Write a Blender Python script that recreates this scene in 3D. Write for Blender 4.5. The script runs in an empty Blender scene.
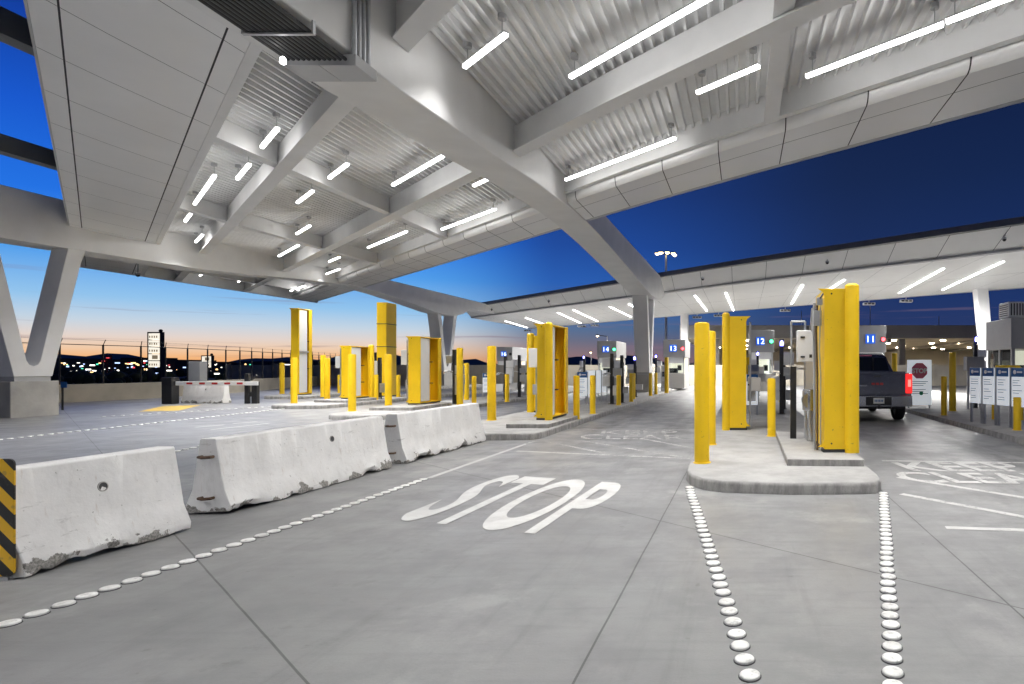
import bpy, bmesh, math, random
from mathutils import Vector, Matrix
random.seed(7)
PI = math.pi
C = bpy.context.scene.collection
SC = bpy.context.scene

# The canopies cross the lanes at an angle. Plan points are kept in (p, q): p counts lanes across,
# q runs along the lane from the slanted line on which booths, island noses and canopies are set out.
KX, KS, KY = 1.2295, -1.0805, 1.511
def W(p, q): return (KX*p, KS*p + KY*q)
def W3(v): return (KX*v[0], KS*v[0] + KY*v[1], v[2])
# ------------------------------------------------------------------ materials
def mat(name, col, rough=.5, metal=0., var=.06, scale=3., bump=0., emit=None, estr=0., spec=.5, coat=0.):
    m = bpy.data.materials.new(name); m.use_nodes = True
    nt = m.node_tree; b = nt.nodes['Principled BSDF']
    b.inputs['Roughness'].default_value = rough; b.inputs['Metallic'].default_value = metal
    b.inputs['Specular IOR Level'].default_value = spec
    b.inputs['Coat Weight'].default_value = coat
    if emit:
        b.inputs['Emission Color'].default_value = (*emit, 1); b.inputs['Emission Strength'].default_value = estr
    tc = nt.nodes.new('ShaderNodeTexCoord')
    n = nt.nodes.new('ShaderNodeTexNoise'); n.inputs['Scale'].default_value = scale; n.inputs['Detail'].default_value = 6
    nt.links.new(tc.outputs['Object'], n.inputs['Vector'])
    r = nt.nodes.new('ShaderNodeValToRGB')
    r.color_ramp.elements[0].position = .3; r.color_ramp.elements[1].position = .7
    r.color_ramp.elements[0].color = (*[max(0, c*(1-var)) for c in col], 1)
    r.color_ramp.elements[1].color = (*[min(1, c*(1+var)) for c in col], 1)
    nt.links.new(n.outputs['Fac'], r.inputs['Fac']); nt.links.new(r.outputs['Color'], b.inputs['Base Color'])
    n2 = nt.nodes.new('ShaderNodeTexNoise'); n2.inputs['Scale'].default_value = scale*7; n2.inputs['Detail'].default_value = 4
    nt.links.new(tc.outputs['Object'], n2.inputs['Vector'])
    mr = nt.nodes.new('ShaderNodeMapRange'); mr.inputs['To Min'].default_value = max(.02, rough*.85); mr.inputs['To Max'].default_value = min(1, rough*1.15)
    nt.links.new(n2.outputs['Fac'], mr.inputs['Value']); nt.links.new(mr.outputs['Result'], b.inputs['Roughness'])
    if bump:
        bp = nt.nodes.new('ShaderNodeBump'); bp.inputs['Strength'].default_value = bump; bp.inputs['Distance'].default_value = .02
        nt.links.new(n2.outputs['Fac'], bp.inputs['Height']); nt.links.new(bp.outputs['Normal'], b.inputs['Normal'])
    return m

def N(nt, t, **kw):
    n = nt.nodes.new(t)
    for k, v in kw.items():
        if k in n.inputs: n.inputs[k].default_value = v
        else: setattr(n, k, v)
    return n

def mth(nt, op, a, b=None, c=None, clamp=False):
    n = nt.nodes.new('ShaderNodeMath'); n.operation = op; n.use_clamp = clamp
    for i, v in enumerate((a, b, c)):
        if v is None: continue
        if isinstance(v, (int, float)): n.inputs[i].default_value = v
        else: nt.links.new(v, n.inputs[i])
    return n.outputs[0]

def mixc(nt, fac, a, b, mode='MIX'):
    n = nt.nodes.new('ShaderNodeMix'); n.data_type = 'RGBA'; n.blend_type = mode
    for sock, v in ((n.inputs[0], fac), (n.inputs[6], a), (n.inputs[7], b)):
        if isinstance(v, (int, float)): sock.default_value = v
        elif isinstance(v, tuple): sock.default_value = (*v[:3], 1)
        else: nt.links.new(v, sock)
    return n.outputs[2]

def smooth(nt, v, lo, hi):
    n = nt.nodes.new('ShaderNodeMapRange'); n.interpolation_type = 'SMOOTHSTEP'
    n.inputs['From Min'].default_value = lo; n.inputs['From Max'].default_value = hi
    nt.links.new(v, n.inputs['Value']); return n.outputs['Result']

def concrete_pavement():
    m = bpy.data.materials.new('pavement_concrete'); m.use_nodes = True
    nt = m.node_tree; b = nt.nodes['Principled BSDF']
    g = N(nt, 'ShaderNodeNewGeometry'); P = g.outputs['Position']
    sx = N(nt, 'ShaderNodeSeparateXYZ'); nt.links.new(P, sx.inputs[0]); X, Y = mth(nt, 'DIVIDE', sx.outputs[0], KX), None
    Y = mth(nt, 'DIVIDE', mth(nt, 'SUBTRACT', sx.outputs[1], mth(nt, 'MULTIPLY', X, KS)), KY)
    def noise(scale, detail=6, rough=.6, vec=P, st=None):
        n = N(nt, 'ShaderNodeTexNoise', Scale=scale, Detail=detail, Roughness=rough)
        if st:
            mp = N(nt, 'ShaderNodeMapping'); mp.inputs['Scale'].default_value = st
            nt.links.new(vec, mp.inputs['Vector']); nt.links.new(mp.outputs[0], n.inputs['Vector'])
        else: nt.links.new(vec, n.inputs['Vector'])
        return n.outputs['Fac']
    big, mid, fine = noise(.35), noise(1.7, 8, .65), noise(60, 4, .7)
    broom = noise(9, 5, .6, st=(.12, 1.6, 1)) 
    col = mixc(nt, smooth(nt, big, .3, .7), (.175, .176, .178), (.275, .274, .271))
    col = mixc(nt, mth(nt, 'MULTIPLY', smooth(nt, mid, .42, .66), .6), col, (.165, .165, .17))
    col = mixc(nt, mth(nt, 'MULTIPLY', smooth(nt, broom, .48, .70), .42), col, (.155, .155, .16))
    col = mixc(nt, mth(nt, 'MULTIPLY', smooth(nt, fine, .35, .7), .22), col, (.17, .17, .17))
    # light scaling patches
    col = mixc(nt, mth(nt, 'MULTIPLY', smooth(nt, noise(.9, 9, .7), .54, .66), .35), col, (.37, .365, .355))
    # each slab was cast from its own batch
    sid = None
    for i, p in enumerate((-.69, 1.44, 6.3, -5.75, -10.6, -15.5)):
        q = mth(nt, 'MULTIPLY', mth(nt, 'GREATER_THAN', X, p), 1.37 + .61*i); sid = q if sid is None else mth(nt, 'ADD', sid, q)
    for i, p in enumerate((.78, 3.61, 10.3, 16., 22., 28.)):
        sid = mth(nt, 'ADD', sid, mth(nt, 'MULTIPLY', mth(nt, 'GREATER_THAN', mth(nt, 'SUBTRACT', Y, mth(nt, 'MULTIPLY', X, .035)), p), 2.13 + .47*i))
    wn = N(nt, 'ShaderNodeTexWhiteNoise', noise_dimensions='1D'); nt.links.new(sid, wn.inputs['W'])
    col = mixc(nt, mth(nt, 'MULTIPLY', wn.outputs['Value'], .30), col, (.15, .15, .155))
    # long faint tyre smears
    sm = noise(1.1, 7, .7, st=(2.4, .16, 1)); col = mixc(nt, mth(nt, 'MULTIPLY', smooth(nt, sm, .52, .68), .30), col, (.10, .10, .102))
    spots = noise(7, 3, .5); col = mixc(nt, mth(nt, 'MULTIPLY', smooth(nt, spots, .70, .74), .35), col, (.085, .083, .08))
    # wheel tracks and oil drips along each lane (lanes run along Y)
    for xc in (-2.15, 3.0, -7.2, -12.0, -17):
        d = mth(nt, 'ABSOLUTE', mth(nt, 'SUBTRACT', X, xc))
        w = mth(nt, 'ABSOLUTE', mth(nt, 'SUBTRACT', d, .75))
        f = mth(nt, 'MULTIPLY', mth(nt, 'SUBTRACT', 1., smooth(nt, w, .1, .55)), smooth(nt, Y, 4.5, 9.5))
        f = mth(nt, 'MULTIPLY', f, smooth(nt, noise(2.2, 7, .65, st=(1.2, .25, 1)), .32, .62))
        col = mixc(nt, mth(nt, 'MULTIPLY', f, .62), col, (.075, .075, .078))
        f2 = mth(nt, 'MULTIPLY', mth(nt, 'SUBTRACT', 1., smooth(nt, d, .05, .8)), smooth(nt, noise(4.5, 6, .7), .54, .66))
        col = mixc(nt, mth(nt, 'MULTIPLY', f2, .33), col, (.10, .10, .10))
    # darker asphalt-like overlay on the outer truck lanes
    f = mth(nt, 'SUBTRACT', 1., smooth(nt, X, -7.2, -6.6))
    f = mth(nt, 'MULTIPLY', f, smooth(nt, X, -15.8, -15.2))
    f = mth(nt, 'MULTIPLY', f, mth(nt, 'SUBTRACT', 1., smooth(nt, Y, 4.2, 4.6)))
    col = mixc(nt, mth(nt, 'MULTIPLY', f, .62), col, (.125, .128, .138))
    # tooled joints
    def joint(v, pos, w=.0055):
        return mth(nt, 'LESS_THAN', mth(nt, 'ABSOLUTE', mth(nt, 'SUBTRACT', v, pos)), w)
    wob = mth(nt, 'MULTIPLY', mth(nt, 'SUBTRACT', noise(.8, 3), .5), .012)
    Xw = mth(nt, 'ADD', X, wob); Yw = mth(nt, 'ADD', mth(nt, 'SUBTRACT', Y, mth(nt, 'MULTIPLY', X, .035)), wob)
    j = None
    for p in (-.69, 1.44, 6.3, -5.75, -10.6, -15.5, -20.3):
        q = joint(Xw, p); j = q if j is None else mth(nt, 'MAXIMUM', j, q)
    for p in (.78, 3.61, 10.3, 16.0, 22, 28, 34, -2.2, -5):
        j = mth(nt, 'MAXIMUM', j, joint(Yw, p))
    near = None
    for p in (-.69, 1.44):
        q = mth(nt, 'SUBTRACT', 1., smooth(nt, mth(nt, 'ABSOLUTE', mth(nt, 'SUBTRACT', Xw, p)), .0, .06)); near = q if near is None else mth(nt, 'MAXIMUM', near, q)
    q = mth(nt, 'SUBTRACT', 1., smooth(nt, mth(nt, 'ABSOLUTE', mth(nt, 'SUBTRACT', Yw, 3.61)), .0, .06)); near = mth(nt, 'MAXIMUM', near, q)
    near = mth(nt, 'MULTIPLY', near, smooth(nt, noise(5, 5), .4, .65))
    col = mixc(nt, mth(nt, 'MULTIPLY', near, .45), col, (.13, .13, .13))
    col = mixc(nt, mth(nt, 'MULTIPLY', j, .85), col, (.045, .045, .045))
    nt.links.new(col, b.inputs['Base Color'])
    rr = mth(nt, 'ADD', .26, mth(nt, 'MULTIPLY', mid, .42)); nt.links.new(rr, b.inputs['Roughness'])
    bp = N(nt, 'ShaderNodeBump', Strength=.25, Distance=.01)
    nt.links.new(mth(nt, 'ADD', mth(nt, 'MULTIPLY', fine, .5), mth(nt, 'MULTIPLY', mid, .5)), bp.inputs['Height'])
    nt.links.new(bp.outputs[0], b.inputs['Normal'])
    return m

def kerb_concrete():
    m = bpy.data.materials.new('kerb_concrete'); m.use_nodes = True
    nt = m.node_tree; b = nt.nodes['Principled BSDF']; b.inputs['Roughness'].default_value = .75
    g = N(nt, 'ShaderNodeNewGeometry'); P = g.outputs['Position']
    nz = N(nt, 'ShaderNodeSeparateXYZ'); nt.links.new(g.outputs['Normal'], nz.inputs[0])
    n1 = N(nt, 'ShaderNodeTexNoise', Scale=2.2, Detail=8, Roughness=.65); nt.links.new(P, n1.inputs['Vector'])
    mp = N(nt, 'ShaderNodeMapping'); mp.inputs['Scale'].default_value = (7, 7, 2.2); nt.links.new(P, mp.inputs['Vector'])
    n2 = N(nt, 'ShaderNodeTexNoise', Scale=1., Detail=6, Roughness=.7); nt.links.new(mp.outputs[0], n2.inputs['Vector'])
    n3 = N(nt, 'ShaderNodeTexNoise', Scale=70, Detail=3); nt.links.new(P, n3.inputs['Vector'])
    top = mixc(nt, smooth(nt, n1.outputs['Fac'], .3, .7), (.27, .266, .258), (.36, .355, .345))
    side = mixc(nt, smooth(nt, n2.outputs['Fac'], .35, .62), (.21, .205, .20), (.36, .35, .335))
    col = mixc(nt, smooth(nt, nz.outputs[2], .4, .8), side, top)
    col = mixc(nt, mth(nt, 'MULTIPLY', smooth(nt, n3.outputs['Fac'], .4, .7), .2), col, (.2, .2, .2))
    nt.links.new(col, b.inputs['Base Color'])
    bp = N(nt, 'ShaderNodeBump', Strength=.3, Distance=.01); nt.links.new(n3.outputs['Fac'], bp.inputs['Height']); nt.links.new(bp.outputs[0], b.inputs['Normal'])
    return m

def barrier_paint():
    m = bpy.data.materials.new('barrier_white_paint'); m.use_nodes = True
    nt = m.node_tree; b = nt.nodes['Principled BSDF']; b.inputs['Roughness'].default_value = .6
    tc = N(nt, 'ShaderNodeTexCoord'); P = tc.outputs['Object']
    oi = N(nt, 'ShaderNodeObjectInfo')
    ad = N(nt, 'ShaderNodeVectorMath', operation='ADD'); nt.links.new(P, ad.inputs[0]); 
    cm = N(nt, 'ShaderNodeCombineXYZ'); nt.links.new(mth(nt, 'MULTIPLY', oi.outputs['Random'], 40.), cm.inputs[0]); nt.links.new(cm.outputs[0], ad.inputs[1])
    Q = ad.outputs[0]
    s = N(nt, 'ShaderNodeSeparateXYZ'); nt.links.new(P, s.inputs[0]); Z = s.outputs[2]
    def noise(sc, d=7, r=.65, st=None):
        n = N(nt, 'ShaderNodeTexNoise', Scale=sc, Detail=d, Roughness=r)
        if st:
            mp = N(nt, 'ShaderNodeMapping'); mp.inputs['Scale'].default_value = st; nt.links.new(Q, mp.inputs['Vector']); nt.links.new(mp.outputs[0], n.inputs['Vector'])
        else: nt.links.new(Q, n.inputs['Vector'])
        return n.outputs['Fac']
    col = mixc(nt, smooth(nt, noise(2.5), .35, .7), (.76, .755, .745), (.84, .835, .825))
    col = mixc(nt, mth(nt, 'MULTIPLY', smooth(nt, noise(7, 8, .7, (1.5, 1.5, .5)), .52, .75), .4), col, (.52, .51, .49))
    # scuffs where tyres and forks rub the face
    col = mixc(nt, mth(nt, 'MULTIPLY', smooth(nt, noise(3.2, 10, .75, (.6, .6, 4)), .60, .68), .55), col, (.27, .26, .245))
    rs = smooth(nt, noise(6, 5, .6, (3.5, 3.5, .25)), .62, .74); col = mixc(nt, mth(nt, 'MULTIPLY', rs, .28), col, (.36, .24, .14))
    # chipped edges baring the grey aggregate
    hz = mth(nt, 'SUBTRACT', 1., smooth(nt, Z, .0, .26))
    chip = mth(nt, 'ADD', noise(4.2, 9, .62), mth(nt, 'MULTIPLY', hz, .26))
    c = smooth(nt, chip, .735, .752)
    agg = mixc(nt, smooth(nt, noise(55, 4), .35, .65), (.17, .165, .155), (.40, .385, .36))
    col = mixc(nt, c, col, agg)
    pit = smooth(nt, noise(28, 4, .5), .70, .74)
    col = mixc(nt, mth(nt, 'MULTIPLY', pit, .55), col, (.3, .29, .27))
    nt.links.new(col, b.inputs['Base Color'])
    bp = N(nt, 'ShaderNodeBump', Strength=.6, Distance=.02)
    h = mth(nt, 'SUBTRACT', mth(nt, 'MULTIPLY', noise(18, 6), .35), mth(nt, 'ADD', mth(nt, 'MULTIPLY', c, .8), mth(nt, 'MULTIPLY', pit, .3)))
    nt.links.new(h, bp.inputs['Height']); nt.links.new(bp.outputs[0], b.inputs['Normal'])
    return m

def yellow_paint(name, base=(.80, .52, .012)):
    m = bpy.data.materials.new(name); m.use_nodes = True
    nt = m.node_tree; b = nt.nodes['Principled BSDF']
    g = N(nt, 'ShaderNodeNewGeometry'); P = g.outputs['Position']
    def noise(sc, d=6, r=.6, st=None):
        n = N(nt, 'ShaderNodeTexNoise', Scale=sc, Detail=d, Roughness=r)
        if st:
            mp = N(nt, 'ShaderNodeMapping'); mp.inputs['Scale'].default_value = st; nt.links.new(P, mp.inputs['Vector']); nt.links.new(mp.outputs[0], n.inputs['Vector'])
        else: nt.links.new(P, n.inputs['Vector'])
        return n.outputs['Fac']
    dk = tuple(c*.92 for c in base)
    col = mixc(nt, smooth(nt, noise(1.8), .3, .7), dk, base)
    col = mixc(nt, mth(nt, 'MULTIPLY', smooth(nt, noise(5, 8, .7, (3, 3, .35)), .60, .76), .25), col, (.55, .33, .02))
    col = mixc(nt, mth(nt, 'MULTIPLY', smooth(nt, noise(24, 5, .6), .66, .70), .6), col, (.22, .15, .05))
    nt.links.new(col, b.inputs['Base Color'])
    nt.links.new(mth(nt, 'ADD', .3, mth(nt, 'MULTIPLY', noise(9), .25)), b.inputs['Roughness'])
    bp = N(nt, 'ShaderNodeBump', Strength=.12, Distance=.01); nt.links.new(noise(6), bp.inputs['Height']); nt.links.new(bp.outputs[0], b.inputs['Normal'])
    return m

def road_paint():
    m = bpy.data.materials.new('road_paint'); m.use_nodes = True
    nt = m.node_tree; b = nt.nodes['Principled BSDF']; b.inputs['Roughness'].default_value = .6
    g = N(nt, 'ShaderNodeNewGeometry'); P = g.outputs['Position']
    n1 = N(nt, 'ShaderNodeTexNoise', Scale=3, Detail=9, Roughness=.7); nt.links.new(P, n1.inputs['Vector'])
    n2 = N(nt, 'ShaderNodeTexNoise', Scale=26, Detail=6, Roughness=.7); nt.links.new(P, n2.inputs['Vector'])
    col = mixc(nt, smooth(nt, n1.outputs['Fac'], .35, .7), (.52, .52, .51), (.42, .417, .41))
    w = mth(nt, 'ADD', mth(nt, 'MULTIPLY', n1.outputs['Fac'], .5), mth(nt, 'MULTIPLY', n2.outputs['Fac'], .5))
    sy = N(nt, 'ShaderNodeSeparateXYZ'); nt.links.new(P, sy.inputs[0])
    # paint beyond Y = 6 lies in the wheel tracks and is worn through
    wear = smooth(nt, mth(nt, 'DIVIDE', mth(nt, 'SUBTRACT', sy.outputs[1], mth(nt, 'MULTIPLY', sy.outputs[0], KS/KX)), KY), 4.9, 6.)
    thr = mth(nt, 'SUBTRACT', w, mth(nt, 'SUBTRACT', .605, mth(nt, 'MULTIPLY', wear, mth(nt, 'SUBTRACT', .15, mth(nt, 'MULTIPLY', smooth(nt, sy.outputs[0], -.5, 1.5), .085)))))
    f = smooth(nt, thr, 0., .03)
    col = mixc(nt, mth(nt, 'MULTIPLY', f, .7), col, (.2, .2, .2))
    # joint runs through the painting
    nt.links.new(col, b.inputs['Base Color'])
    return m

def deck_steel():
    m = mat('deck_painted_steel', (.77, .772, .775), .33, .12, .05, 2.)
    return m

M = {}
M['pave'] = concrete_pavement()
M['kerb'] = kerb_concrete()
M['barrier'] = barrier_paint()
M['yellow'] = yellow_paint('safety_yellow', (.93, .60, .010))
M['paint'] = road_paint()
M['yellow_line'] = mat('worn_yellow_paint', (.50, .34, .07), .7, 0, .2, 4)
M['deck'] = deck_steel()
M['steel'] = mat('white_painted_steel', (.80, .80, .80), .42, 0, .05, 1.2, .02)
M['steel_grey'] = mat('grey_painted_steel', (.45, .455, .465), .45, 0, .06, 1.2, .02)
M['panel'] = mat('satin_aluminium_panel', (.88, .88, .88), .33, .1, .03, .7)
M['soffit'] = mat('white_soffit_panel', (.86, .86, .85), .4, 0, .03, .8)
M['seam'] = mat('dark_seam', (.05, .05, .055), .8)
M['gutter'] = mat('dark_grey_gutter', (.12, .12, .13), .5)
M['dark_beam'] = mat('dark_steel_beam', (.10, .105, .11), .5)
M['galv'] = mat('galvanised_steel', (.50, .51, .53), .38, .7, .1, 6)
M['conduit'] = mat('dark_conduit', (.05, .051, .055), .5, .2, .1, 5)
M['rust'] = mat('rusty_bar', (.12, .075, .05), .8, .3, .3, 20)
M['black'] = mat('black_paint', (.018, .018, .02), .45, 0, .2, 5)
M['rubber'] = mat('tyre_rubber', (.02, .02, .021), .8, 0, .2, 9, .3)
M['white_box'] = mat('white_powder_coat', (.74, .745, .75), .4, 0, .03, 3)
M['grey_box'] = mat('grey_powder_coat', (.36, .37, .39), .45, 0, .05, 3)
M['detector'] = mat('white_detector_face', (.80, .80, .78), .45, 0, .03, 2)
M['pale_concrete'] = mat('pale_column_concrete', (.38, .37, .35), .8, 0, .16, 1.6, .25)
M['wall'] = mat('precast_wall_concrete', (.44, .40, .33), .85, 0, .14, .9, .3)
M['booth'] = mat('booth_grey_metal', (.33, .33, .335), .45, .3, .05, 1.5)
M['booth_light'] = mat('booth_pale_metal', (.50, .48, .45), .5, .2, .05, 1.5)
M['glass'] = mat('dark_window_glass', (.02, .025, .03), .06, 0, .05, 1, spec=.7)
M['led'] = mat('led_diffuser', (.9, .9, .9), .5, emit=(1, .985, .96), estr=9)
M['led_far'] = mat('led_soffit_diffuser', (.9, .9, .9), .5, emit=(1, .975, .94), estr=12)
M['lamp_warm'] = mat('warm_lamp', (.9, .9, .9), .5, emit=(1, .86, .62), estr=32)
M['pole_lamp'] = mat('floodlight_face', (.9, .9, .9), .5, emit=(1, .76, .42), estr=5)
M['interior'] = mat('lit_booth_interior', (.6, .57, .5), .8, emit=(1, .9, .72), estr=.75)
M['digit'] = mat('lit_digit', (.8, .9, 1), .4, emit=(.80, .90, 1), estr=1.9)
M['blue_sign'] = mat('lit_blue_sign', (.02, .12, .5), .4, emit=(.01, .08, .55), estr=.7)
M['green_light'] = mat('green_signal', (.05, .6, .2), .3, emit=(.05, 1, .35), estr=7)
M['red_light'] = mat('red_signal', (.7, .03, .03), .3, emit=(1, .05, .06), estr=7)
M['blue_light'] = mat('blue_beacon', (.1, .1, .8), .3, emit=(.22, .22, 1), estr=9)
M['sign_white'] = mat('sign_white', (.86, .87, .88), .4, 0, .02)
M['sign_glow'] = mat('glowing_board', (.80, .82, .85), .4, 0, .02, emit=(.86, .93, 1), estr=.30)  # white board faces given a weak bluish emission
M['sign_blue'] = mat('sign_blue', (.02, .12, .36), .4)
M['sign_text'] = mat('sign_grey_text', (.28, .30, .34), .6)
M['stop_red'] = mat('stop_red', (.74, .17, .26), .4)
M['red'] = mat('red_stripe', (.50, .03, .03), .5)
M['truck'] = mat('charcoal_car_paint', (.10, .108, .15), .26, .45, .1, 5, coat=.8)
M['chrome'] = mat('brushed_chrome', (.42, .43, .46), .25, .9, .05, 5)
M['tail'] = mat('tail_lamp', (.6, .02, .02), .2, emit=(1, .03, .03), estr=.8)
M['tail_hot'] = mat('brake_lamp', (.8, .1, .1), .2, emit=(1, .16, .13), estr=1.7)
M['plate'] = mat('licence_plate', (.75, .75, .74), .4, 0, .05, 30)
M['hill'] = mat('dark_hill', (.075, .082, .105), 1., 0, .3, .01)  # base colour lifted to blue-grey as painted haze
M['earth'] = mat('dark_ground', (.030, .033, .028), .95, 0, .4, .05)
M['shrub'] = mat('dark_shrub', (.028, .042, .022), .9, 0, .4, .6)
M['town_wall'] = mat('town_building', (.055, .055, .06), .9, 0, .3, .1)
M['town_white'] = mat('town_lamp_white', (1, 1, 1), .5, emit=(1, .95, .85), estr=2.2)
M['town_warm'] = mat('town_lamp_warm', (1, 1, 1), .5, emit=(1, .62, .25), estr=2.)
M['town_blue'] = mat('town_lamp_blue', (1, 1, 1), .5, emit=(.45, .6, 1), estr=1.6)
M['town_red'] = mat('town_lamp_red', (1, 1, 1), .5, emit=(1, .08, .08), estr=1.2)
M['town_green'] = mat('town_lamp_green', (1, 1, 1), .5, emit=(.1, 1, .6), estr=1.3)
M['pylon_lit'] = mat('lit_sign_face', (.9, .9, .85), .5, emit=(1, .93, .78), estr=.75)
M['pylon_text'] = mat('sign_face_dark', (.2, .15, .12), .5, emit=(.30, .24, .16), estr=.5)
M['shelter'] = mat('shelter_fascia', (.26, .245, .23), .7, 0, .1, .3)
M['shelter_ceiling'] = mat('shelter_ceiling', (.55, .50, .42), .8, 0, .1, .3)
M['orange'] = mat('rust_red_steel', (.22, .05, .04), .7)

def hazard_mat():
    m = bpy.data.materials.new('hazard_stripes'); m.use_nodes = True
    nt = m.node_tree; b = nt.nodes['Principled BSDF']; b.inputs['Roughness'].default_value = .4
    tc = N(nt, 'ShaderNodeTexCoord'); s = N(nt, 'ShaderNodeSeparateXYZ'); nt.links.new(tc.outputs['Object'], s.inputs[0])
    v = mth(nt, 'ADD', mth(nt, 'MULTIPLY', s.outputs[0], 4.6), mth(nt, 'MULTIPLY', s.outputs[2], 4.6))
    f = mth(nt, 'LESS_THAN', mth(nt, 'FRACT', v), .5)
    n = N(nt, 'ShaderNodeTexNoise', Scale=16, Detail=6); nt.links.new(tc.outputs['Object'], n.inputs['Vector'])
    col = mixc(nt, f, (.014, .014, .015), (.74, .43, .012))
    col = mixc(nt, mth(nt, 'MULTIPLY', smooth(nt, n.outputs['Fac'], .58, .7), .4), col, (.12, .1, .08))
    nt.links.new(col, b.inputs['Base Color']); return m
M['hazard'] = hazard_mat()

# ------------------------------------------------------------------ mesh helpers
class MB:
    def __init__(self): self.bm = bmesh.new(); self.mi = 0
    def face(self, vs, smooth=False):
        try: f = self.bm.faces.new(vs)
        except ValueError: return None
        f.material_index = self.mi; f.smooth = smooth; return f
    def box(self, x0, x1, y0, y1, z0, z1):
        return self.hexa([(x0,y0,z0),(x1,y0,z0),(x1,y1,z0),(x0,y1,z0)], [(x0,y0,z1),(x1,y0,z1),(x1,y1,z1),(x0,y1,z1)])
    def hexa(self, lo, hi):
        return self.loft([lo, hi])
    def loft(self, rings, cap=True, closed=True, smooth=False):
        R = [[self.bm.verts.new(p) for p in r] for r in rings]
        n = len(R[0])
        for a, b in zip(R, R[1:]):
            for i in range(n if closed else n-1):
                j = (i+1) % n; self.face((a[i], a[j], b[j], b[i]), smooth)
        if cap and closed:
            self.face(R[0][::-1]); self.face(R[-1])
        return R
    def rbox(self, c, size, rz=0, rx=0, ry=0):
        sx, sy, sz = [s/2 for s in size]
        m = Matrix.Translation(c) @ Matrix.Rotation(rz, 4, 'Z') @ Matrix.Rotation(rx, 4, 'X') @ Matrix.Rotation(ry, 4, 'Y')
        return self.loft([[m @ Vector((x*sx, y*sy, z*sz)) for x, y in ((-1,-1),(1,-1),(1,1),(-1,1))] for z in (-1, 1)])
    def prism_z(self, poly, z0, z1):
        return self.loft([[(x, y, z0) for x, y in poly], [(x, y, z1) for x, y in poly]])
    def tube(self, pts, r, n=10, cap=True):
        pts = [Vector(p) for p in pts]; rings = []
        rr = r if isinstance(r, (list, tuple)) else [r]*len(pts)
        for i, p in enumerate(pts):
            d = ((pts[min(i+1, len(pts)-1)] - pts[max(i-1, 0)])).normalized()
            up = Vector((0, 0, 1)) if abs(d.z) < .95 else Vector((1, 0, 0))
            a = d.cross(up).normalized(); b = d.cross(a).normalized()
            rings.append([p + (a*math.cos(t) + b*math.sin(t))*rr[i] for t in [2*PI*k/n for k in range(n)]])
        return self.loft(rings, cap, smooth=True)
    def lathe(self, prof, n=20, c=(0, 0)):
        return self.loft([[(c[0]+r*math.cos(t), c[1]+r*math.sin(t), z) for t in [2*PI*k/n for k in range(n)]] for r, z in prof], True, smooth=True)
    def ball(self, c, r, seg=10):
        prof = [(max(.02*r, r*math.sin(t)), -r*math.cos(t)) for t in [PI*k/6 for k in range(7)]]
        return self.loft([[(c[0]+q*math.cos(t), c[1]+q*math.sin(t), c[2]+z) for t in [2*PI*k/seg for k in range(seg)]] for q, z in prof], True, smooth=True)
    def add_mesh(self, me, mtx):
        off = len(self.bm.verts); vs = [self.bm.verts.new(mtx @ v.co) for v in me.vertices]
        for p in me.polygons: self.face([vs[i] for i in p.vertices])
    def build(self, name, mats, parent=None, bevel=0., loc=None, seg=2, sharp=True, aff=False):
        bm = self.bm
        if aff:
            for v in bm.verts: v.co = W3(v.co)
        bmesh.ops.recalc_face_normals(bm, faces=bm.faces[:])
        me = bpy.data.meshes.new(name); bm.to_mesh(me); bm.free()
        if not isinstance(mats, (list, tuple)): mats = [mats]
        for m in mats: me.materials.append(M[m] if isinstance(m, str) else m)
        if sharp:
            try: me.set_sharp_from_angle(angle=math.radians(40))
            except Exception: pass
        o = bpy.data.objects.new(name, me); C.objects.link(o)
        if parent: o.parent = parent
        if loc: o.location = W3(loc)
        if bevel:
            b = o.modifiers.new('bevel', 'BEVEL'); b.width = bevel; b.segments = seg; b.limit_method = 'ANGLE'; b.angle_limit = math.radians(40)
        return o

def tag(o, label, cat, group=None, kind=None):
    o['label'] = label; o['category'] = cat
    if group: o['group'] = group
    if kind: o['kind'] = kind
    return o
def thing(name, label, cat, loc=(0, 0, 0), rz=0, group=None, raw=False):
    o = bpy.data.objects.new(name, None); C.objects.link(o); o.location = loc if raw else W3(loc); o.rotation_euler = (0, 0, rz)
    return tag(o, label, cat, group)
def struct(o, label=None, cat=None):
    o['kind'] = 'structure'
    if label: o['label'] = label
    if cat: o['category'] = cat
    return o
def copy_tree(o, parent=None):
    c = o.copy(); C.objects.link(c)
    if parent: c.parent = parent
    for ch in list(o.children): copy_tree(ch, c)
    return c
_txt = {}
def text_mesh(s, size=1., bold=0., align='LEFT'):
    k = (s, size, bold, align)
    if k in _txt: return _txt[k]
    cu = bpy.data.curves.new('lettering', 'FONT'); cu.body = s; cu.size = size; cu.offset = bold; cu.space_character = 1.14 if s.isdigit() else 1.0; cu.align_x = align
    ob = bpy.data.objects.new('lettering', cu); C.objects.link(ob)
    dg = bpy.context.evaluated_depsgraph_get(); dg.update()
    me = bpy.data.meshes.new_from_object(ob.evaluated_get(dg))
    bpy.data.objects.remove(ob); _txt[k] = me; return me

def yo(x):                       # the canopies bend slightly in plan
    return .04*(-2-x) if x < -2 else (.03*x if x > 0 else 0.)

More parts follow.
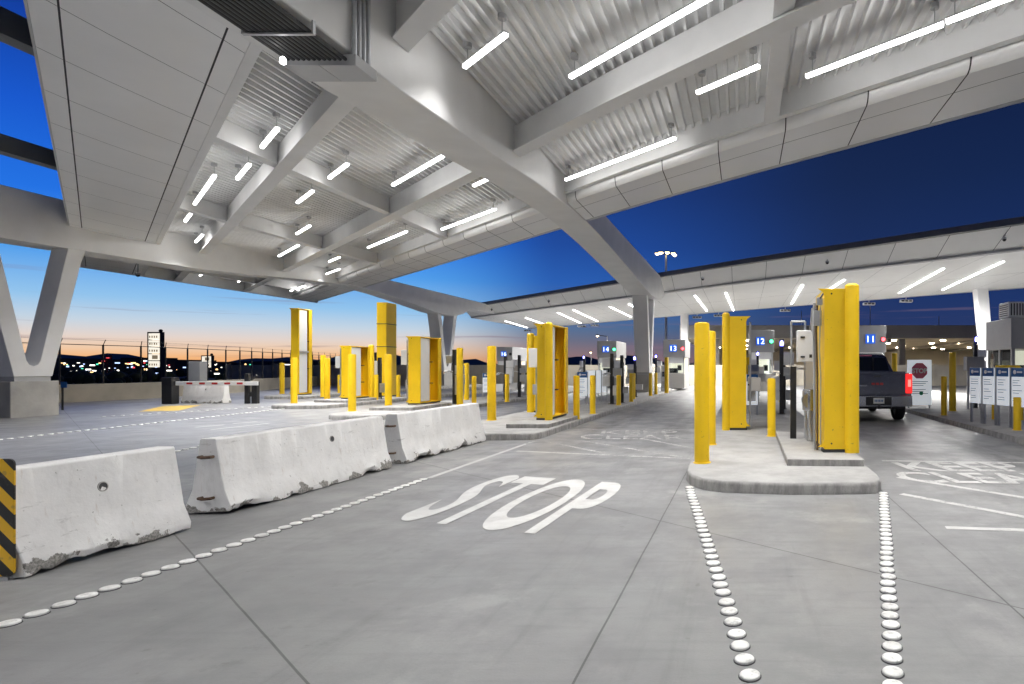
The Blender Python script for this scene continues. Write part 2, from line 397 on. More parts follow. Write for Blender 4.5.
# ------------------------------------------------------------------ ground
mb = MB(); R = 5200; rings = []
mb.box(-R, R, -R, R, -.6, -.035)
struct(mb.build('ground', 'earth'), 'dark open ground reaching to the horizon beyond the fence', 'ground')
mb = MB()
poly = [(-24.9, -14), (45, -14), (45, 75), (-34, 75), (-34, 17), (-28.6, 11.2), (-25.6, 6.2), (-24.3, 2.5), (-24.6, -1)]
mb.prism_z([W(*p) for p in poly], -.3, 0)
struct(mb.build('plaza_pavement', 'pave'), 'grey concrete plaza pavement with saw-cut joints', 'pavement')

# islands: kerbed concrete with a blunt rounded nose
def island(name, dx, dy, y1, w=2.13, label=''):
    x0 = -.66 + dx; x1 = x0 + w
    pts = [(x0, 5.35), (x0+.02, 5.08), (x0+.09, 4.9), (x0+.24, 4.81), (x0+.45, 4.85), (x0+1.14, 5.25), (x0+w-.36, 5.72), (x0+w-.12, 5.92), (x0+w-.03, 6.12), (x0+w, 6.4)]
    pts = [W(x, y+dy) for x, y in pts] + [W(x1, y1), W(x0, y1)]
    b = MB(); n = len(pts); cx = sum(p[0] for p in pts)/n; cy = sum(p[1] for p in pts)/n
    def inset(d):
        out = []
        for i, (x, y) in enumerate(pts):
            px, py = pts[i-1]; qx, qy = pts[(i+1) % n]
            e1 = Vector((x-px, y-py)).normalized(); e2 = Vector((qx-x, qy-y)).normalized()
            nn = (Vector((-e1.y, e1.x)) + Vector((-e2.y, e2.x))).normalized()
            out.append((x + nn.x*d, y + nn.y*d))
        return out
    rr = [[(x, y, -.02) for x, y in pts], [(x, y, .10) for x, y in pts], [(x, y, .135) for x, y in inset(.012)], [(x, y, .15) for x, y in inset(.035)]]
    b.loft(rr)
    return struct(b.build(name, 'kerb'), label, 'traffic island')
island('island_pavement', 0, 0, 36, 2.13, 'kerbed concrete island with blunt nose in right foreground')
island('island_pavement', -5.1, .0, 36, 2.13, 'kerbed concrete island just behind the third white barrier')
island('island_pavement', -9.75, -.1, 36, 2.0, 'third kerbed concrete island from the right, behind the white barriers')
island('island_pavement', -14.15, -.15, 36, 2.0, 'kerbed concrete island under the tall yellow pillar')
island('island_pavement', -19.0, 1.1, 30, 2.0, 'leftmost kerbed concrete island near the barrier gate')
mb = MB(); mb.loft([[(4.62, 2, -.02), (9.6, 2, -.02), (9.6, 40, -.02), (4.62, 40, -.02)], [(4.64, 2.02, .12), (9.6, 2.02, .12), (9.6, 40, .12), (4.64, 40, .12)], [(4.68, 2.06, .15), (9.55, 2.06, .15), (9.55, 40, .15), (4.68, 40, .15)]])
struct(mb.build('island_pavement', 'kerb', aff=True), 'long kerbed concrete island along the right edge carrying the info signs', 'traffic island')
# raised machine pads
def pad(pts, label):
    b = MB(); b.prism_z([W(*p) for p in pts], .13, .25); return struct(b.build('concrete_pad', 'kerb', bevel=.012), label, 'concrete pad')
pad([(.52, 6.12), (1.42, 6.72), (1.42, 8.9), (.55, 8.6)], 'raised concrete pad under the right foreground yellow pillar')
pad([(-4.5, 6.05), (-3.68, 6.65), (-3.68, 8.3), (-4.5, 8.2)], 'raised concrete pad under the yellow pillar behind the third barrier')
pad([(-10.0, 5.9), (-8.85, 6.7), (-8.85, 8.5), (-10.0, 8.3)], 'raised concrete pad on the third island from the right')
pad([(-14.1, 5.95), (-12.95, 6.6), (-12.95, 8.2), (-14.1, 8.1)], 'raised concrete pad under the short pillar of the fourth island')

# painted markings, thin sheets on the pavement
Z1 = .004
def stroke(b, p0, p1, w, z=Z1):
    a, c = Vector(W(*p0)), Vector(W(*p1)); d = (c-a).normalized(); n = Vector((-d.y, d.x))*w/2
    b.face([b.bm.verts.new((*q, z)) for q in (a-n, c-n, c+n, a+n)])
def ground_text(b, s, org, xv, yv, bold=.02, z=Z1+.002):
    me = text_mesh(s, 1., bold); xs = [v.co.x for v in me.vertices]; ys = [v.co.y for v in me.vertices]
    x0, x1, y0, y1 = min(xs), max(xs), min(ys), max(ys)
    vs = []
    for v in me.vertices:
        p, q = (v.co.x-x0)/(x1-x0), (v.co.y-y0)/(y1-y0)
        vs.append(b.bm.verts.new((*W(org[0]+p*xv[0]+q*yv[0], org[1]+p*xv[1]+q*yv[1]), z)))
    for p in me.polygons: b.face([vs[i] for i in p.vertices])
mb = MB(); ground_text(mb, 'STOP', (-2.96, 1.99), (1.58, .69), (.12, 1.80), .022)
struct(mb.build('road_marking', 'paint'), 'white STOP lettering painted on the lane', 'road marking')
def keep_clear(dx, dy, bold):
    b = MB()
    ground_text(b, 'CLEAR', (-2.93+dx, 6.62+dy), (1.93, 1.27), (-.12, .47), bold)
    ground_text(b, 'KEEP', (-2.72+dx, 7.36+dy), (1.5, 1.06), (-.12, .47), bold)
    return b
b = keep_clear(0, 0, .008)
for p, q in (((-3.45, 4.98), (-.72, 6.32)), ((-3.1, 7.8), (-.98, 9.25)), ((-3.38, 5.98), (-2.05, 5.8)), ((-2.87, 6.5), (-.82, 6.32)), ((-1.75, 7.44), (-.78, 7.14))): stroke(b, p, q, .09)
struct(b.build('road_marking', 'paint'), 'white KEEP CLEAR lettering and crossed lines in the lane beyond STOP', 'road marking')
b = keep_clear(4.82, .15, .022)
for p, q in (((1.9, 8.04), (3.9, 9.32)), ((1.80, 6.97), (3.3, 6.66)), ((1.6, 6.08), (3.0, 5.77)), ((1.62, 5.06), (3.2, 6.02))): stroke(b, p, q, .10)
struct(b.build('road_marking', 'paint'), 'white KEEP CLEAR lettering and slanted lines in the truck lane', 'road marking')
b = MB(); stroke(b, (-3.63, 3.05), (-3.62, 5.6), .085); stroke(b, (-3.62, 5.6), (-3.60, 5.9), .085)
struct(b.build('lane_line', 'paint'), 'solid white lane line ending at the island behind the barriers', 'lane line')
b = MB(); stroke(b, (-11.65, 2.05), (-11.5, 2.6), .1); stroke(b, (-11.57, 2.8), (-11.4, 3.3), .1); stroke(b, (-10.9, 2.2), (-10.8, 3.4), .08); stroke(b, (-9.5, 3.4), (-9.3, 4.6), .08)
struct(b.build('lane_line', 'paint'), 'short white dashes on the dark outer lanes', 'lane line')
b = MB(); b.face([b.bm.verts.new((*W(x, y), Z1)) for x, y in ((-17.4, 1.6), (-16.6, 2.5), (-18.3, 3.4), (-19.0, 2.4))])
struct(b.build('yellow_marking', 'yellow_line'), 'faded yellow painted patch on the ground before the gate', 'road marking')

# raised white pavement dots: every dot a thing
dm = MB(); dm.lathe([(.0535, 0.004), (.0535, .012), (.050, .0165), (.038, .0195), (.016, .0205), (.002, .0207)], 20)
dm.mi = 1; dm.lathe([(.060, .0005), (.059, .004), (.0505, .0045), (.002, .0046)], 20)  # dark ring round the foot stands in for the dot's shadow edge
def ceramic():
    m = mat('white_ceramic', (.74, .74, .72), .35, 0, .12, 22, .1); nt = m.node_tree; b = nt.nodes['Principled BSDF']
    lk = [l for l in nt.links if l.to_socket == b.inputs['Base Color']][0]; src = lk.from_socket
    oi = N(nt, 'ShaderNodeObjectInfo'); tc = N(nt, 'ShaderNodeNewGeometry'); n = N(nt, 'ShaderNodeTexNoise', Scale=30, Detail=5); nt.links.new(tc.outputs['Position'], n.inputs['Vector'])
    c = mixc(nt, mth(nt, 'MULTIPLY', oi.outputs['Random'], .45), src, (.40, .395, .38))
    c = mixc(nt, mth(nt, 'MULTIPLY', smooth(nt, n.outputs['Fac'], .55, .66), .4), c, (.2, .2, .19)); nt.links.new(c, b.inputs['Base Color']); return m
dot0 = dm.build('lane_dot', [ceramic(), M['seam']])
dots = []
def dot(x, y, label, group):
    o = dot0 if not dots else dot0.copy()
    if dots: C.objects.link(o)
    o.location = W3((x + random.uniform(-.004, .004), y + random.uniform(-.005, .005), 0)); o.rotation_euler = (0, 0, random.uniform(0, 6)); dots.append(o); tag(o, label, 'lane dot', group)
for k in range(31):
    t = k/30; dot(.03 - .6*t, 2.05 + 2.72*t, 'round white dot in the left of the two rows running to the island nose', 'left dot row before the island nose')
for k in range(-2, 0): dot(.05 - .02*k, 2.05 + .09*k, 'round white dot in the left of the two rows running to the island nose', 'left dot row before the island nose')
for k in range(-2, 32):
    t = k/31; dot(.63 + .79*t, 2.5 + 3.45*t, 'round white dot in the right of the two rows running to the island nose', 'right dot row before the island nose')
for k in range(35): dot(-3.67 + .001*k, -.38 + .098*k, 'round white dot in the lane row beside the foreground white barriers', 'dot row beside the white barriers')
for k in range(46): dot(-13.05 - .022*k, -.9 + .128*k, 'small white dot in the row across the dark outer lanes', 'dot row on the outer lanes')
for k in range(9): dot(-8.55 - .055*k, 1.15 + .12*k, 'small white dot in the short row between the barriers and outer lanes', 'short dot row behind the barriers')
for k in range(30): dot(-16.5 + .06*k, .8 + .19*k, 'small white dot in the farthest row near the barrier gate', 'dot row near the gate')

# ------------------------------------------------------------------ canopies
XS = [-25.3, -22, -18.8, -16.4, -14, -11.5, -9.1, -6.8, -4.55, -2, .45, 3, 5.2, 7.5, 9.8, 12.5]
def sweep_x(b, xs, sec, closed=True, smooth=False):
    b.loft([[(x, y + yo(x), z) for y, z in sec] for x in xs], cap=closed, closed=closed, smooth=smooth)
def ibeam(y, z0=6.32, z1=6.9, hw=.075, fl=.14):
    return [(y-fl, z0), (y+fl, z0), (y+fl, z0+.03), (y+hw, z0+.035), (y+hw, z1), (y-hw, z1), (y-hw, z0+.035), (y-fl, z0+.03)]
def panels(b, b2, xs, sec_list, gap=.009, back=.014, inner=1):
    """sec_list: polylines of (y,z); each becomes a row of panels split at xs, with a dark backing strip just behind."""
    for sec in sec_list:
        for x0, x1 in zip(xs, xs[1:]):
            r = [[(x, y + yo(x), z) for y, z in sec] for x in (x0+gap, x1-gap)]
            b.loft(r, cap=False, closed=False, smooth=True)
def frange(a, c, s):
    out = []; x = a
    while x < c - 1e-6: out.append(x); x += s
    return out + [c]

near = thing('canopy_roof', 'long overhead canopy with corrugated steel deck and pale panelled edges', 'canopy')
# corrugated deck
b = MB(); x = -25.3; prof = []
while x < 12.4:
    prof += [(x, 6.905), (x+.040, 6.905), (x+.054, 7.01), (x+.149, 7.01)]; x += .1625
R0 = [b.bm.verts.new((px, 1.5 + yo(px), pz)) for px, pz in prof]; R1 = [b.bm.verts.new((px, 8.3 + yo(px), pz)) for px, pz in prof]
for i in range(len(prof)-1): b.face((R0[i], R0[i+1], R1[i+1], R1[i]))
b.build('corrugated_deck', 'deck', near, aff=True)
b = MB(); sweep_x(b, XS, [(-.46, 7.12), (10.02, 7.12), (10.02, 7.3), (-.46, 7.3)]); b.build('roof_slab', 'gutter', near, aff=True)
for y in (2.83, 5.82): b = MB(); sweep_x(b, XS, ibeam(y)); b.build('cross_beam', 'steel', near, bevel=.004, seg=1, aff=True)
b = MB(); sweep_x(b, XS, [(8.19, 6.50), (8.31, 6.50), (8.31, 6.53), (8.24, 6.54), (8.24, 7.1), (8.19, 7.1)]); b.build('edge_beam', 'steel', near, aff=True)
b = MB(); sweep_x(b, XS, [(1.465, 6.325), (1.60, 6.325), (1.60, 6.35), (1.52, 6.36), (1.52, 7.1), (1.465, 7.1)]); b.build('edge_beam', 'steel', near, aff=True)
for xb in (-22.9, -14, -9.1, .45, 5.2):
    for ya, yb in ((1.53, 2.74), (2.92, 5.73), (5.91, 8.17)):
        b = MB(); o = yo(xb); hw, fl = .06, .115
        sec = [(xb-fl, 6.40), (xb+fl, 6.40), (xb+fl, 6.43), (xb+hw, 6.435), (xb+hw, 6.9), (xb-hw, 6.9), (xb-hw, 6.435), (xb-fl, 6.43)]
        b.loft([[(px, yy + o, pz) for px, pz in sec] for yy in (ya, yb)]); b.build('purlin', 'steel', near, bevel=.004, seg=1, aff=True)
# panelled edges
xs_far = [12.5, 11.5, 10.3] + [9.8 - .0] ; xs_far = sorted([-25.3 + 1.13*k for k in range(34)])
far1 = [(8.335, 6.56), (8.335, 6.48), (8.35, 6.41), (8.375, 6.35), (8.43, 6.305)]
far2 = [(8.43, 6.305), (8.86, 6.302)]; far3 = [(8.872, 6.302), (9.72, 6.30)]
b = MB(); panels(b, None, xs_far, [far1, far2, far3]); b.build('fascia_panels', 'panel', near, aff=True)
b = MB(); sweep_x(b, XS, [(8.35, 6.585), (8.355, 6.46), (8.385, 6.365), (8.44, 6.322), (9.70, 6.318), (9.75, 6.318), (9.75, 7.1), (8.35, 7.1)]); b.build('fascia_backing', 'seam', near, aff=True)
b = MB(); sweep_x(b, XS, [(9.735, 6.302), (10.0, 6.37), (10.06, 6.42), (10.06, 7.34), (10.03, 7.34), (10.03, 6.46), (9.735, 6.335)]); b.build('edge_trim', 'steel_grey', near, aff=True)
b = MB(); panels(b, None, [-25.3 + 1.2*k for k in range(32)], [[(-.47, 6.315), (-.235, 6.302)], [(-.215, 6.302), (.2, 6.288), (.8, 6.288), (1.19, 6.302)], [(1.212, 6.302), (1.455, 6.302)]], gap=.0045); b.build('soffit_panels', 'panel', near, aff=True)
b = MB(); sweep_x(b, XS, [(-.46, 6.33), (1.45, 6.318), (1.45, 7.1), (-.46, 7.1)]); b.build('soffit_backing', 'seam', near, aff=True)
b = MB(); sweep_x(b, XS, [(-.50, 6.315), (-.475, 6.315), (-.475, 7.34), (-.50, 7.34)]); b.build('edge_trim', 'steel_grey', near, aff=True)
# left end closure
b = MB(); b.loft([[(-25.55, -.5+.93, 6.3), (-25.32, -.5+.93, 6.3), (-25.32, -.5+.93, 7.34), (-25.55, -.5+.93, 7.34)], [(-25.55, 10.06+.93, 6.3), (-25.32, 10.06+.93, 6.3), (-25.32, 10.06+.93, 7.34), (-25.55, 10.06+.93, 7.34)]]); b.build('edge_trim', 'steel', near, aff=True)

# far canopy
far = thing('canopy_roof', 'far canopy with smooth white soffit over the numbered booths', 'canopy')
XF = [-21.5, -18.8, -14, -9.1, -4.55, 0, 4, 9.8, 15, 22]
xs = [-21.5 + 1.5*k for k in range(30)]
b = MB(); panels(b, None, xs, [[(21.32, 7.06), (22.45, 6.43)]], gap=.008); b.build('fascia_panels', 'soffit', far, aff=True)
b = MB(); sweep_x(b, XF, [(21.36, 7.09), (22.47, 6.47), (33.2, 6.40), (33.2, 7.2), (21.36, 7.2)]); b.build('fascia_backing', 'seam', far, aff=True)
b = MB(); sweep_x(b, XF, [(21.12, 7.07), (21.33, 7.07), (21.33, 7.33), (21.12, 7.33)]); b.build('roof_cap', 'gutter', far, aff=True)
b = MB(); sweep_x(b, XF, [(22.40, 6.33), (22.66, 6.33), (22.66, 6.43), (22.40, 6.43)]); b.build('gutter', 'steel_grey', far, aff=True)
b = MB(); panels(b, None, xs, [[(22.68, 6.355), (27.9, 6.35)], [(27.92, 6.35), (33.2, 6.35)]], gap=.004); b.build('soffit_panels', 'soffit', far, aff=True)
b = MB(); sweep_x(b, XF, [(33.2, 6.33), (33.35, 6.33), (33.35, 7.3), (33.2, 7.3)]); b.build('edge_trim', 'steel_grey', far, aff=True)
b = MB(); sweep_x(b, XF, [(21.34, 7.22), (33.2, 7.22), (33.2, 7.3), (21.34, 7.3)]); b.build('roof_slab', 'gutter', far, aff=True)

# rear canopy behind the camera, joined by open purlins: only its edge shows at the upper left
rear = thing('canopy_roof', 'edge of the open-jointed canopy seen through the gap at upper left', 'canopy')
b = MB(); sweep_x(b, XS, [(-9.5, 6.9), (-3.4, 6.9), (-3.4, 7.3), (-9.5, 7.3)]); b.build('roof_slab', 'soffit', rear, aff=True)
b = MB(); sweep_x(b, XS, [(-3.39, 6.3), (-3.2, 6.3), (-3.2, 7.34), (-3.39, 7.34)]); b.build('edge_trim', 'steel_grey', rear, aff=True)
for xb in (-14, -9.1, .45, 5.2):
    b = MB(); b.box(xb-.12, xb+.12, -3.2+yo(xb), -.51+yo(xb), 6.55, 6.95); b.build('gap_purlin', 'dark_beam', rear, aff=True)

# portal frames: V columns under an arched girder
def frame(x, label, far_v=19.6):
    t = thing('portal_frame', label, 'steel frame', (x, yo(x), 0))
    hw = .55
    Y = [(-9, 5.65), (-5, 5.55), (-2.4, 5.5), (0, 5.57), (2.5, 5.65), (4.5, 5.86), (6.5, 6.10), (8.4, 6.24), (9.6, 6.27), (11.5, 6.17), (14, 5.95), (17.3, 5.62), (18.6, 5.55), (20.4, 5.6), (21.6, 5.9), (22.7, 6.37), (27.2, 6.42)]
    Y = [(y if y < 9.6 else 9.6 + (y-9.6)*(far_v-9.6)/10., z) for y, z in Y]
    b = MB()
    b.loft([[(-hw, y*KY, z), (hw, y*KY, z), (hw, y*KY, 7.13), (-hw, y*KY, 7.13)] for y, z in Y])
    b.build('girder', 'steel', t, bevel=.02)
    for yc in (-1.47, far_v):
        b = MB(); yn = yc*KY
        # one V: outer outline then the rounded notch, extruded to the frame's lane-side face
        out = [(-.52, 1.28), (-.56, 1.48), (-1.36, 5.1), (-1.56, 5.75), (-1.02, 5.75), (-.88, 5.1), (-.19, 1.78), (-.12, 1.66), (0, 1.60), (.12, 1.66), (.19, 1.78), (.88, 5.1), (1.02, 5.75), (1.56, 5.75), (1.36, 5.1), (.56, 1.48), (.52, 1.28)]
        w1 = hw - (.02 if yc < 5 else .28); w0 = w1 - (.56 if yc < 5 else .80)
        def ring(xx): return [b.bm.verts.new((xx, yn+yy, zz)) for yy, zz in out]
        A, B = ring(w0), ring(w1); n = len(out)
        for i in range(n): b.face((A[i], A[(i+1) % n], B[(i+1) % n], B[i]))
        quads = [(0,1,15,16), (1,2,5,6), (2,3,4,5), (1,6,7,8), (15,8,9,10), (15,10,11,14), (14,11,12,13), (1,8,15)]
        for q in quads:
            b.face([A[i] for i in q]); b.face([B[i] for i in q][::-1])
        b.build('column', 'steel', t, bevel=.012)
        b = MB(); b.box(w0+.03, w1-.03, yn-.49, yn+.49, 1.12, 1.30); b.build('column_base', 'steel_grey', t)
        b = MB(); b.box(w0-.15, w1+.06, yn-.66, yn+.66, -.05, 1.13); b.build('pedestal', 'pale_concrete', t, bevel=.02)
    return t
frame(-4.55, 'pale arched steel frame whose girder crosses directly overhead')
frame(-18.8, 'pale arched steel frame on the V column at left edge', 16.6)
frame(9.9, 'pale arched steel frame with leaning column beside the right booth')
# rear row of columns at the back edge of the far canopy
for p, lb in ((-4.3, 'white column at back edge of far canopy behind lane 13 booth'), (11.85, 'white leaning column at back edge of far canopy beside the right booth')):
    b = MB(); x, y = W(p, 33); e = .55 if p > 0 else .05; b.loft([[(x+e-.29, y-.6, .0), (x+e+.29, y-.6, .0), (x+e+.29, y, .0), (x+e-.29, y, .0)], [(x-.34, y-.6, 6.36), (x+.34, y-.6, 6.36), (x+.34, y+.2, 6.36), (x-.34, y+.2, 6.36)]])
    tag(b.build('support_column', 'steel', bevel=.02), lb, 'column')

# conduits under and up the overhead girder
t = thing('conduit_rack', 'bundle of dark conduits strapped under the overhead girder with a pull box', 'conduits', (-5.42, 0, 0), raw=True)
for k in range(12):
    x = -.37 + .066*k; b = MB(); b.tube([(x, 2.2, 5.50), (x, 7.72, 5.50)], .024, 8); b.build('conduit', 'conduit', t)
for k in range(4):
    y = 7.70 + .095*k; b = MB(); b.tube([(.43, y, 5.57), (.43, y, 6.9)], .030, 10); b.build('conduit', 'galv', t)
for x0, x1 in ((-.44, .02), (.024, .49)):
    b = MB(); b.box(x0, x1, 7.64, 8.08, 5.42, 5.568); b.build('pull_box', 'steel_grey', t, bevel=.006)
b = MB(); b.box(-.42, .42, 6.98, 7.02, 5.455, 5.475); b.box(-.42, -.40, 6.98, 7.02, 5.475, 5.6); b.box(.40, .42, 6.98, 7.02, 5.475, 5.62); b.build('strap', 'galv', t)
b = MB(); b.lathe([(.02, 0), (.035, .015), (.03, .07), (.012, .09)], 12); sp = b.build('spotlight', 'led', loc=(-4.595, 1.59, 5.30)); tag(sp, 'small glowing spotlight at the end of the conduit bundle', 'spotlight')

# ------------------------------------------------------------------ pendant strip lights
def lamp(t, L, wd, z, watts, spread=108):
    la = bpy.data.lights.new('lamp', 'AREA'); la.shape = 'RECTANGLE'; la.size = L; la.size_y = wd; la.energy = watts; la.spread = math.radians(spread); la.color = (1, .985, .965)
    o = bpy.data.objects.new('lamp', la); C.objects.link(o); o.parent = t; o.location = (0, 0, z)
WNEAR, WREAR, WFAR = 24, 50, 80
def strip_light(x0, x1, y, label, z=6.56, group='pendant strip lights under the corrugated deck', watts=WNEAR):
    x0, x1, y = x0*.963, x1*.963, y*.963
    A, B = Vector(W(x0, y)), Vector(W(x1, y + (yo(x1) - yo(x0))*.5)); d = B - A; L = d.length; c = (A + B)/2
    t = thing('strip_light', label, 'strip light', (c.x, c.y, z), math.atan2(d.y, d.x), group, raw=True)
    b = MB(); e = L/2
    q = [(-.034, .02), (-.034, -.022), (-.026, -.03), (.026, -.03), (.034, -.022), (.034, .02)]
    b.loft([[(s*e, yy, zz) for yy, zz in q] for s in (-1, 1)]); b.build('diffuser', 'led', t)
    lamp(t, L-.02, .05, -.034, L*watts)
    b = MB(); b.box(-e-.012, e+.012, -.04, .04, .021, .05); b.build('housing', 'white_box', t)
    for s in ((-1, 1) if L > .8 else (0,)):
        b = MB(); xx = s*(e-.12); b.tube([(xx, 0, .05), (xx, 0, .30)], .008, 6); b.lathe([(.06, .27), (.065, .275), (.065, .348)], 14, (xx, 0)); b.build('mount', 'steel_grey', t)
    return t
LT = [(-3.9, -3.0, 4.05, 'short strip light hard against the right of the overhead girder'),
 (-2.5, .28, 5.29, 'long strip light just before the nearest right-bay cross beam'),
 (-.7, .22, 6.98, 'short strip light between the right-bay beam and the purlin'),
 (.92, 2.45, 7.72, 'strip light at upper right beside the fascia, nearer segment'),
 (2.48, 4.6, 7.72, 'strip light at upper right beside the fascia, farther-right segment'),
 (-3.98, -1.25, 8.12, 'long strip light along the fascia right of the overhead girder'),
 (-8.1, -5.65, 5.50, 'long strip light left of the overhead girder near the second beam'),
 (-6.25, -5.42, 6.86, 'short strip light just left of the girder in the outer deck bay'),
 (-9.2, -6.6, 8.34, 'longest strip light along the fascia left of the girder'),
 (-13.2, -10.45, 7.75, 'long strip light beyond the second purlin in the outer bay'),
 (-9.2, -8.2, 4.28, 'right one of two short strip lights in the middle left bay'),
 (-11.4, -10.28, 4.34, 'left one of two short strip lights in the middle left bay'),
 (-14.15, -11.6, 2.48, 'long slanting strip light in the deck bay beside the left soffit'),
 (-11.3, -10.24, 2.83, 'short strip light beside the long one by the left soffit'),
 (-9.2, -8.2, 2.76, 'topmost short strip light by the left soffit near the conduits'),
 (-17.6, -15.35, 5.93, 'lower of two strip lights in the far middle bay'),
 (-14.1, -12.9, 5.34, 'upper of two strip lights in the far middle bay'),
 (-18.4, -17.2, 3.26, 'strip light above the left frame girder, lowest by the soffit'),
 (-16.1, -15.1, 2.58, 'short strip light above the left girder beside the soffit edge'),
 (-16.5, -15.45, 7.67, 'short strip light in the far outer bay before the tall pillar'),
 (-18.8, -17.3, 8.6, 'strip light in the far outer bay above the left girder end'),
 (-25.0, -22.7, 9.1, 'farthest strip light at the canopy corner above the tall yellow pillar'),
 (-21.6, -20.4, 4.12, 'short strip light just past the left girder'),
 (-25.0, -24.4, 4.6, 'tiny strip light glimpsed under the far left edge'),
 (-24.9, -24.1, 6.28, 'tiny strip light right of another under the far left edge')]
for x0, x1, y, lb in LT: strip_light(x0, x1, y, lb, watts=WNEAR*(2. if x1 < -10 else 1.))
for x0, x1, y in ((-2.6, .3, 2.1), (2, 4.6, 4.4), (6, 8.8, 3.6), (6, 9, 7)):  # extra unseen strips, added for their light
    strip_light(x0, x1, y, 'unseen extra strip light added under the corrugated deck', group='strip lights overhead outside the frame')
for x, y in [(x, y) for x in (-14, -9, -5, -1.5, 2.5, 6.5) for y in (-4.6, -7.4)]:  # unseen strips added behind the camera to light foreground and front faces
    strip_light(x-1.3, x+1.3, y + yo(x), 'unseen strip light added under the rear canopy to light the foreground', z=6.55, group='strip lights overhead outside the frame', watts=WREAR)
# recessed strips in the far soffit
def far_light(x0, y0, x1, y1, label):
    (x0, y0), (x1, y1) = W(x0, y0), W(x1, y1)
    L = math.hypot(x1-x0, y1-y0); t = thing('soffit_light', label, 'soffit light', ((x0+x1)/2, (y0+y1)/2, 6.345), math.atan2(y1-y0, x1-x0), 'strip lights in the far white soffit', raw=True)
    b = MB(); b.box(-L/2, L/2, -.055, .055, -.03, -.006); b.build('diffuser', 'led_far', t); lamp(t, L-.02, .09, -.034, L*WFAR, 160)
    b = MB(); b.box(-L/2-.02, L/2+.02, -.07, .07, -.005, .003); b.build('frame', 'white_box', t)
for i, (x0, y0, x1, y1, lb) in enumerate([(-2.6, 24.6, -2.5, 31.8, 'soffit strip first right of the V column'), (-.9, 24.8, -.65, 33, 'soffit strip second right of the V column'),
 (2.8, 25, 2.98, 32, 'soffit strip left of the right yellow pillar'), (4.5, 24.9, 4.2, 29, 'soffit strip meeting the top of the right yellow pillar'),
 (7.87, 24.8, 8.05, 28.7, 'near half of the soffit strip right of the truck'), (8.06, 28.9, 8.18, 31.4, 'far half of the soffit strip right of the truck'),
 (9.55, 24.75, 9.8, 28.8, 'near half of the rightmost soffit strip'), (9.81, 29.0, 10.0, 31.6, 'far half of the rightmost soffit strip'),
 (-7.0, 25, -7.1, 31.3, 'soffit strip first left of the V column'), (-8.55, 25.2, -8.64, 31.5, 'soffit strip second left of the V column'), (-11.5, 24.9, -12.3, 32.5, 'soffit strip above the middle yellow pillar'),
 (-13.2, 25.4, -14.3, 32.8, 'soffit strip left of the one above the middle pillar'), (-17.1, 26.2, -18.2, 32.6, 'second soffit strip from the far left end'), (-20.0, 26.8, -21.2, 32.8, 'leftmost soffit strip beside the far V column')]):
    far_light(x0, y0, x1, y1, lb)
for x in (13, 17): far_light(x, 24.8, x, 31, 'soffit strip of the far canopy beyond the right picture edge')

# ------------------------------------------------------------------ jersey barriers
def barrier(loc, rz, L, label, seed, hole=None, scale=1.):
    rnd = random.Random(seed); b = MB(); n = max(8, int(L/.06))
    half = [(.25, 0), (.25, .075), (.175, .26), (.15, .40), (.09, .80), (.075, .812)]
    prof = [(-x, z) for x, z in half] + [(x, z) for x, z in half[::-1]]
    rings = []; cut = [0.]*(n+1); cut2 = [0.]*(n+1)
    for c in (cut, cut2):
        for _ in range(int(L*4)):
            ctr = rnd.random()*n; wd = rnd.uniform(.8, 3.2); dp = rnd.choice((.02, .035, .05, .07))
            for i in range(n+1): c[i] = max(c[i], dp*max(0, 1-abs(i-ctr)/wd)**.6)
        for i in range(n+1): c[i] += rnd.uniform(0, .012)
    for i in range(n+1):
        y = -L/2 + L*i/n; r = []
        for k, (x, z) in enumerate(prof):
            c = cut2[i] if x > 0 else cut[i]
            if z == 0: z += c*.9; x -= math.copysign(c*.55, x)
            elif z < .1: z += c*.5; x -= math.copysign(c*.1, x)
            x += rnd.uniform(-.003, .003)
            e = rnd.uniform(0, .012) if i in (0, n) else 0
            r.append((x, y + (e if i == 0 else -e), z))
        rings.append(r)
    b.loft(rings)
    o = b.build('concrete_barrier', 'barrier', bevel=.008, loc=loc); o.rotation_euler = (0, 0, rz)
    tag(o, label, 'barrier', 'white concrete barriers')
    if hole:
        hb = MB(); z = hole[1]; xf = .150 - (z-.40)*.15
        n1, n2 = [], []
        for q in range(20):
            a = 2*PI*q/20; c, d = math.cos(a), math.sin(a)
            n1.append((xf + .006 - .13*.042*d, hole[0] + .042*c, z + .042*d)); n2.append((xf + .006 - .13*.034*d, hole[0] + .034*c, z + .034*d))
        inner = [(xf + .0015 - .13*.034*(p[2]-z)/.034, p[1], p[2]) for p in n2]
        hb.loft([[(p[0]-.02, p[1], p[2]) for p in n1], n1, n2], cap=False)
        hb.mi = 1; r = hb.loft([n2, inner], cap=False); hb.face(r[-1]); hb.build('lifting_hole', ['pale_concrete', 'seam'], o)  # dark disc on the face stands in for shade inside the hole
    return o
barrier((-4.55, .15, 0), 0, 1.36, 'white concrete barrier nearest the camera, beside the striped hazard panel', 3, (-.02, .56))
barrier((-4.66, 1.9, 0), 0, 2.98, 'long white chipped barrier in the middle of the foreground row', 5, (.28, .60))
barrier((-4.66, 4.14, 0), 0, 3.03, 'white barrier at the far end of the foreground row', 8)
barrier((-19.12, 3.72, 0), math.radians(-90), 1.8, 'lone white barrier under the parking gate arm', 11, (.1, .6))
